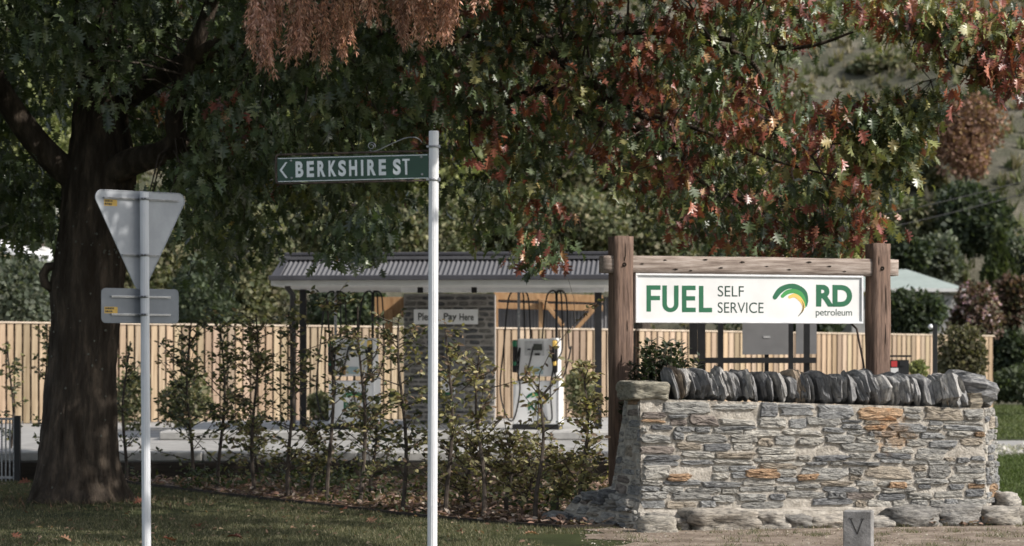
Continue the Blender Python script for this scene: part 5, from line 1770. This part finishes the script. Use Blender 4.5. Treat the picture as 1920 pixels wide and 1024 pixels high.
def crown_ok(x, y, z):
    """inside the crown, in world space (profile measured at the trunk's depth)"""
    px = 960 + x / 26.6 * F
    py = 668 - (z - 1.6) / 26.6 * F
    lo = np.interp(px, low_x, low_y) + 22 * np.sin(px * .035 + y * 2.1) + 10 * np.sin(px * .11 + y)
    lo = lo - (26.6 - y) * 14 * (px < 900)
    ok = (py < lo - 12) & (px < 1768 + 20 * np.sin(py * .05))
    # notch through which the hillside shows
    qx = 960 + x / y * F; qy = 668 - (z - 1.6) / y * F
    ok &= ~((qx > 1500 + 16 * np.sin(qy * .07)) & (qx < 1790) & (qy > 66) & (qy < 190 - (qx - 1500) * .12) & (rng.random(len(x)) < .93))
    ok &= ~((qx > 1742) & (qy > 170))
    notch = (px > 1485 + 14 * np.sin(py * .07)) & (py > 68 - (px - 1500) * .05) & (py < 200 - (px - 1500) * .18 + 8 * np.sin(px * .06))
    ok &= ~notch
    ok &= ~((px > 1600) & (py > 78) & (py < 165))
    # thin places
    hole = np.zeros(len(x), bool)
    for hx, hy, rx, ry in ((70, 225, 42, 60), (885, 285, 38, 24), (775, 355, 38, 30), (1098, 330, 45, 60), (1180, 450, 60, 45), (1060, 300, 28, 40), (860, 255, 22, 16), (1330, 440, 18, 20), (1430, 385, 18, 18)):
        hole |= ((px - hx) / rx) ** 2 + ((py - hy) / ry) ** 2 < 1.9
    ok &= ~(hole & (rng.random(len(x)) < .93))
    front_y = np.interp(x, [-8, -2.5, -1, 0.2, 3, 6], [22.8, 22.8, 23.8, 25.2, 25.2, 24.8])
    back_y = np.interp(x, [-8, 0, 6], [29.5, 29.8, 28.6])
    ok &= (y > front_y) & (y < back_y)
    dens = np.interp(px, [-300, 600, 900, 1300, 1500, 1700], [.85, .8, .78, .80, .62, .6])
    ok &= rng.random(len(x)) < dens
    # the crown is open round the lower trunk and the two big limbs
    rpx = 960 + x / y * F; rpy = 668 - (z - 1.6) / y * F
    for pth in (((330, 262), (326, 225), (338, 170), (362, 95), (385, 30)), ((225, 305), (300, 288), (335, 262)), ((125, 322), (85, 285), (42, 232), (0, 165)), ((185, 330), (185, 235))):
        for (ax, ay), (bx, by) in zip(pth, pth[1:]):
            t_ = np.clip(((rpx - ax) * (bx - ax) + (rpy - ay) * (by - ay)) / ((bx - ax) ** 2 + (by - ay) ** 2), 0, 1)
            dd_ = np.hypot(rpx - (ax + (bx - ax) * t_), rpy - (ay + (by - ay) * t_))
            ok &= ~((dd_ < 33) & (y < 26.0) & (rng.random(len(x)) < .9))
    ok &= ~((x > -5.2) & (x < -4.05) & (z < 3.95) & (y < 27))
    ok &= ~((np.abs(x - np.interp(z, [3.6, 4.2, 4.8, 5.3], [-3.70, -3.68, -3.52, -3.33])) < .24) & (y < 26.0) & (z > 3.75))
    ok &= ~((np.abs(x - np.interp(z, [3.5, 3.9, 4.5], [-4.85, -5.2, -5.62])) < .22) & (y < 26.3) & (z < 4.4))
    return ok


nc = 6400
cx_ = rng.uniform(-8.2, 5.0, nc); cy_ = rng.uniform(22.6, 29.8, nc); cz_ = rng.uniform(2.4, 5.9, nc)
k_ = crown_ok(cx_, cy_, cz_)
C1 = np.stack([cx_[k_], cy_[k_], cz_[k_]], 1)
# hanging sprays: upper right and lower fringes
ex = []
for px_, py_, Y_, n_, sx, sy in ((1790, 45, 25.8, 26, 60, 42), (1890, 68, 25.8, 40, 60, 42), (1700, 25, 25.9, 16, 50, 35), (1865, 118, 25.7, 14, 34, 16), (1908, 148, 25.7, 9, 16, 20), (1750, 88, 25.9, 7, 40, 12),
                                 (1715, 205, 26, 22, 36, 30), (1680, 245, 26, 30, 50, 45), (1640, 215, 26, 20, 60, 30), (1640, 300, 26, 26, 62, 45), (1575, 430, 26.5, 24, 60, 60), (700, 425, 23.4, 6, 28, 22), (640, 462, 23.5, 3, 14, 12), (1010, 475, 25.2, 6, 35, 14), (640, 440, 23.6, 6, 40, 22), (370, 160, 24, 5, 20, 30), (430, 185, 24, 8, 25, 20)):
    for i in range(n_):
        ex.append(tuple(P(px_ + rnd.gauss(0, sx * .5), py_ + rnd.gauss(0, sy * .5), Y_ + rnd.uniform(-.4, .4))))
C1 = np.vstack([C1, np.array(ex)])


def leaf_clusters(C, per, spread, smin, smax):
    n = len(C) * per
    c = np.repeat(C, per, 0)
    a = rng.uniform(0, 2 * math.pi, n)
    out = np.stack([np.cos(a), np.sin(a), np.zeros(n)], 1)
    down = rng.uniform(.3, 2.6, n)
    d = out + np.array([0, 0, -1]) * down[:, None] + rng.normal(0, .25, (n, 3))
    p = c + out * rng.uniform(.0, spread, (n, 1)) + rng.normal(0, spread * .55, (n, 3))
    nrm = out * rng.uniform(.2, 1.0, (n, 1)) * 1 + np.array([0, 0, 1]) + rng.normal(0, .5, (n, 3))
    s = rng.uniform(smin, smax, n)
    return p, d, nrm, s


GREENS = [(.066, .094, .042), (.092, .122, .053), (.125, .150, .068), (.050, .072, .037)]
REDS = [(.23, .070, .050), (.31, .115, .070), (.15, .052, .042), (.33, .19, .09)]
OLIVES = [(.22, .235, .09), (.30, .285, .12), (.155, .175, .07), (.36, .28, .11)]


def crown_tint(C, per):
    """colour class per cluster (green, red, olive), most of its leaves follow it"""
    m = len(C)
    px = 960 + C[:, 0] / C[:, 1] * F; py = 668 - (C[:, 2] - 1.6) / C[:, 1] * F
    nz = vnoise(C, 1.9) * .9 + rng.normal(0, .35, m)
    pr = np.interp(px, [0, 650, 850, 1050, 1350, 1600, 1750, 1900], [.0, .03, .20, .36, .48, .34, .40, .58])
    red = (.5 + nz * .5) < pr
    ol = np.interp(px, [0, 700, 1100, 1450, 1650, 1780, 1900], [.015, .06, .17, .42, .68, .68, .25])
    olive = ~red & (rng.random(m) < ol)
    cls = np.where(red, 1, np.where(olive, 2, 0))
    cls = np.repeat(cls, per)
    n = len(cls)
    sw = rng.random(n)
    pxn = np.repeat(px, per)
    cls = np.where((sw < .09) & (pxn > 750), rng.integers(0, 3, n), cls)
    out = np.zeros((n, 3))
    for k_, (pal, w_) in enumerate(((GREENS, [3, 3, 1.6, 2]), (REDS, [4, 2.4, 3, 1.4]), (OLIVES, [3, 2, 3, .7]))):
        q_ = cls == k_
        out[q_] = pick(pal, w_, int(q_.sum()))
    return out


p, d, nrm, s = leaf_clusters(C1, 13, .15, .085, .185)
tint = crown_tint(C1, 13)
wid_ = rng.uniform(.75, 1.3, len(p)); curl_ = rng.uniform(-.5, 3.5, len(p))
# the 300 leaves that show largest are single parts, the rest one mass
px = 960 + p[:, 0] / p[:, 1] * F; py = 668 - (p[:, 2] - 1.6) / p[:, 1] * F
vis = (px > 10) & (px < 1910) & (py > 5) & (py < 560)
score = np.where(vis, s / p[:, 1], 0)
near = np.argsort(-score + np.where(p[:, 1] < np.interp(p[:, 0], [-8, -2.5, -1, 0.2, 3, 6], [22.8, 22.8, 23.8, 25.2, 25.2, 24.8]) + .8, 0, 1))[:300]
rest = np.ones(len(p), bool); rest[near] = False
stuff(link('foliage', leaves_mesh('foliage', p[rest], d[rest], nrm[rest], s[rest], tint[rest], OAK_V, OAK_F, M['oakleaf'], widths=(s * wid_)[rest], curl=curl_[rest]), oak))
buckets = {}
order = np.argsort(tint[near] @ np.array([1., .1, .1]))
for rank, q in enumerate(order):
    i = near[q]
    b = rank * 10 // 300
    if b not in buckets:
        buckets[b] = mesh_np('leaf', OAK_V, OAK_F, M['oakleaf'], np.repeat(tint[i][None], len(OAK_V), 0))
    o = link('leaf', buckets[b], oak)
    Rm = frames(d[i:i + 1], nrm[i:i + 1])[0]
    mtx = Matrix(Rm.tolist()).to_4x4()
    o.matrix_basis = Matrix.Translation(Vector(p[i])) @ mtx @ Matrix.Diagonal((float(s[i] * wid_[i]), float(s[i]), float(s[i] * curl_[i] if abs(curl_[i]) > .1 else s[i] * .1), 1))

# twigs from the limbs to the leaf clusters
tw = MB()
used_at = {}
sel = rng.choice(len(C1), min(900, len(C1)), replace=False)
for i in sel:
    c = Vector(C1[i])
    dist = np.linalg.norm(lp_all - C1[i], axis=1) + (lr_all > .12) * .6
    j = int(np.argmin(dist))
    if C1[i][0] > 3.6 and C1[i][2] > 4.3 and rnd.random() < .75:
        continue
    used_at[j] = used_at.get(j, 0) + 1
    if used_at[j] > 4:
        continue
    a = Vector(lp_all[j])
    if (a - c).length > 1.7:
        continue
    m1 = a.lerp(c, .4) + Vector((rnd.gauss(0, .07), rnd.gauss(0, .07), .10 + rnd.gauss(0, .06)))
    m2 = a.lerp(c, .75) + Vector((rnd.gauss(0, .06), rnd.gauss(0, .06), .06 + rnd.gauss(0, .05)))
    L_ = (a - c).length
    tw.tube([a, m1, m2, c], [.004 + .009 * L_, .003 + .006 * L_, .006, .003], 5, False)
stuff(tw.build('twigs', M['twig'], oak))

# upper crown above the picture (it shades what is below)
nU = 3400
q = rng.normal(0, 1, (nU, 3)); q /= np.linalg.norm(q, axis=1, keepdims=True)
q *= rng.uniform(.35, 1.0, (nU, 1)) ** .5
U = q * [7.4, 5.4, 2.7] + [-3.3, 25.3, 7.2]
zlim = 1.6 + .151 * U[:, 1] + .25
U = U[U[:, 2] > zlim + .15]
extra = rng.uniform(0, 1, (700, 3)) * [4.6, 3.0, 2.2] + [-1.2, 19.6, 5.1]
extra = extra[(rng.random(700) < .62) & (extra[:, 2] > 1.6 + .151 * extra[:, 1] + .45)]
U = np.vstack([U, extra])
p, d, nrm, s = leaf_clusters(U, 7, .22, .17, .30)
stuff(link('foliage', leaves_mesh('foliage', p, d, nrm, s, crown_tint(U, 7), OVAL_V * [1.5, 1, 1], OVAL_F, M['oakleaf']), oak))

# ================================================================== ADDED SHADE TREE (unseen, its crown placed and thinned to dapple the lawn)
shade_t = thing('added_shade_tree', 'green tree added out of view, its crown shaped to shade the lawn', 'tree', (4.7, 16.9, 0))
MB().tube([(4.7, 16.9, 0), (4.68, 17.0, 2.5), (4.5, 17.3, 4.8), (3.9, 18.3, 6.6)], [.22, .18, .13, .05], 12).build('trunk', M['bark'], shade_t, True)
for tip_ in ((2.0, 19.2, 5.6), (3.0, 20.6, 5.8), (5.2, 19.6, 6.2), (2.2, 18.0, 6.2)):
    MB().tube([(4.5, 17.3, 4.7), ((4.5 + tip_[0]) / 2, (17.3 + tip_[1]) / 2, 5.4), tip_], [.08, .05, .015], 8).build('limb', M['bark'], shade_t, True)
V_ = rng.uniform(0, 1, (1500, 3)) * [4.2, 4.0, 1.9] + [1.3, 17.1, 5.0]
V_ = V_[(V_[:, 2] > 1.6 + .151 * V_[:, 1] + .3) & (vnoise(V_, 1.7, 4) + rng.normal(0, .12, len(V_)) > .34) & ((V_[:, 0] < 4.7) | (V_[:, 1] < 20.6))]
p, d, nrm, s = leaf_clusters(V_, 7, .18, .14, .22)
stuff(link('foliage', leaves_mesh('foliage', p, d, nrm, s, pick(GREENS, [3, 3, 1, 1], len(p)), OVAL_V * [1.5, 1, 1], OVAL_F, M['oakleaf']), shade_t))

# ================================================================== DEAD BRANCH SPRAYS (nearer tree)
cyp = thing('cypress_tree', 'bunches of dead rust brown cypress foliage hanging into the top of the picture', 'tree', (3.4, 9.6, 0))
MB().tube([(3.4, 9.6, 0), (3.35, 9.65, 2.2), (3.3, 9.7, 4.4), (3.2, 9.7, 7.5)], [.26, .20, .16, .05], 12).build('trunk', M['bark'], cyp, True)
bough = [Vector(v) for v in ((3.3, 9.7, 4.3), (2.2, 11.6, 4.55), (1.0, 13.8, 4.62), (.1, 14.9, 4.55), (-.8, 15.4, 4.45), (-1.9, 15.8, 4.25))]
MB().tube(bough, [.10, .08, .065, .05, .035, .015], 10).build('limb', M['bark'], cyp, True)
sb_ = MB(); rib_p = []; rib_d = []; rib_s = []; rib_k = []
clus = [(497, 150, 15.4, 1.0), (476, 95, 15.5, .6), (548, 132, 15.5, .9), (600, 138, 15.9, .8), (572, 90, 15.7, .7), (522, 85, 15.6, .8), (622, 60, 15.9, .5), (648, 75, 16.1, .6), (700, 60, 15.7, .5), (760, 98, 15.7, .8), (742, 60, 15.8, .7),
        (795, 92, 15.9, .8), (838, 90, 15.8, .8), (822, 50, 15.8, .7), (782, 55, 16, .6), (898, 22, 15.9, .4), (640, 118, 16.3, .7), (560, 45, 15.3, .5), (690, 20, 15.5, .4)]
for px_, py_, Y_, sc_ in clus:
    tip = P(px_, py_, Y_)
    L0 = .42 * (0.6 + .5 * sc_)
    top = tip + Vector((rnd.uniform(-.03, .03), 0, L0 + .06))
    j = min(range(len(bough) - 1), key=lambda i: abs(bough[i].x - top.x))
    a = bough[j].lerp(bough[j + 1], .5)
    a = bough[j] if abs(bough[j].x - top.x) < abs(a.x - top.x) else a
    sb_.tube([a, a.lerp(top, .5) + zv * .12, top + zv * .05, top - zv * .15], [.008, .006, .004, .002], 5, False)
    for k_ in range(int(36 * sc_)):
        s0 = top + Vector((rnd.gauss(0, .030), rnd.gauss(0, .04), -rnd.uniform(0, L0 * .75)))
        dirv = Vector((rnd.gauss(0, .22), rnd.gauss(0, .22), -1)).normalized()
        Ls = rnd.uniform(.10, .24); shade_ = rnd.choice([.55, .8, 1, 1.15, 1.35])
        for g in range(7):
            f = g / 6
            c = s0 + dirv * Ls * f + Vector((0, 0, -.02 * f * f))
            if c.z < tip.z - .02 + abs(s0.x - tip.x) * 2.2 + rnd.uniform(0, .03):
                break
            rib_p.append(tuple(c)); rib_d.append(tuple(dirv + Vector((rnd.gauss(0, .1), rnd.gauss(0, .1), 0)))); rib_s.append(.045); rib_k += [shade_] * 3
            for sgn in (-1, 1):
                rib_p.append(tuple(c)); sd_ = dirv + Vector((sgn * .55 + rnd.gauss(0, .15), rnd.gauss(0, .35), .15)); rib_d.append(tuple(sd_)); rib_s.append(rnd.uniform(.022, .052))
sb_.build('twigs', M['twig'], cyp)['kind'] = 'stuff'
n = len(rib_p)
rs = np.array(rib_s); rk = np.array(rib_k)[:, None]
stuff(link('dead_sprays', leaves_mesh('dead_sprays', np.array(rib_p), np.array(rib_d), rng.normal(0, 1, (n, 3)) + [0, -1, 0], rs, pick([(.42, .225, .165), (.50, .30, .235), (.30, .155, .115), (.58, .38, .31)], [4, 3, 2, 1], n) * rk, QUAD_V, QUAD_F, M['dryleaf'], widths=np.full(n, .0165)), cyp))
# living foliage along the bough and crown
n = 16000
f = rng.uniform(.12, .80, n)
bp_ = np.array([tuple(v) for v in bough])
bi = f * (len(bp_) - 1); b0 = np.floor(bi).astype(int); fr_ = bi - b0
c = bp_[b0] * (1 - fr_)[:, None] + bp_[b0 + 1] * fr_[:, None]
p = c + rng.normal(0, 1, (n, 3)) * [.30, .26, .15] + [0, 0, .12]
p[:, 2] = np.maximum(p[:, 2], 1.6 + .1475 * p[:, 1] + .12)
p2 = rng.normal(0, 1, (9000, 3)) * [.55, .55, 1.0] + [3.3, 9.6, 6.2]
p2 = p2[p2[:, 2] > 4.0]
p = np.vstack([p, p2]); n = len(p)
stuff(link('foliage', leaves_mesh('foliage', p, rng.normal(0, 1, (n, 3)) + [0, 0, -.6], rng.normal(0, 1, (n, 3)), rng.uniform(.08, .15, n), pick([(.035, .05, .025), (.05, .065, .035)], [1, 1], n), QUAD_V, QUAD_F, M['farleaf']), cyp))

# ================================================================== FALLEN LEAVES ON THE LAWN
lm_ = [mesh_np('fallen_leaf', OAK_V * [1, 1, 1.6], OAK_F, M['dryleaf'], np.repeat(np.array([c_]), len(OAK_V), 0)) for c_ in ((.22, .09, .06), (.30, .17, .11), (.16, .06, .045))]
FL = [(20, 1005, 'curled red brown oak leaf on the lawn in the bottom left corner'), (110, 1012, 'flat reddish oak leaf at the bottom edge below the tree trunk'),
      (380, 986, 'upright curled tan oak leaf on the lawn right of the give way pole'), (250, 950, 'dry oak leaf beside the foot of the oak trunk'),
      (355, 955, 'small brown oak leaf in the shade between oak trunk and hedge'), (455, 1016, 'pinkish brown oak leaf at the bottom edge midway between the poles'),
      (640, 962, 'brown oak leaf on the lawn edge left of the fluted white pole'), (690, 975, 'rust brown oak leaf on the lawn nearest the hedge by the white pole'),
      (860, 1003, 'red brown oak leaf on the lawn just right of the white pole'), (60, 908, 'pale dry oak leaf on the lawn left of the trunk'),
      (1010, 1008, 'brown oak leaf on the lawn beside the footing of the stone wall'), (305, 1014, 'dull brown oak leaf at the bottom edge beside the grey pole')]
for i, (px_, py_, lab) in enumerate(FL):
    Y_ = 1.58 * F / (py_ - 668)
    o = link('fallen_leaf', lm_[i % 3])
    g = P(px_, py_, Y_)
    o.matrix_basis = Matrix.Translation((g.x, g.y, .045)) @ Matrix.Rotation(rnd.uniform(0, 6.28), 4, 'Z') @ Matrix.Rotation(R(rnd.uniform(-35, 35)), 4, 'X') @ Matrix.Rotation(R(rnd.uniform(-35, 35)), 4, 'Y') @ Matrix.Scale(rnd.uniform(.12, .17), 4)
    tag(o, lab, 'leaf', 'fallen oak leaves on the lawn')
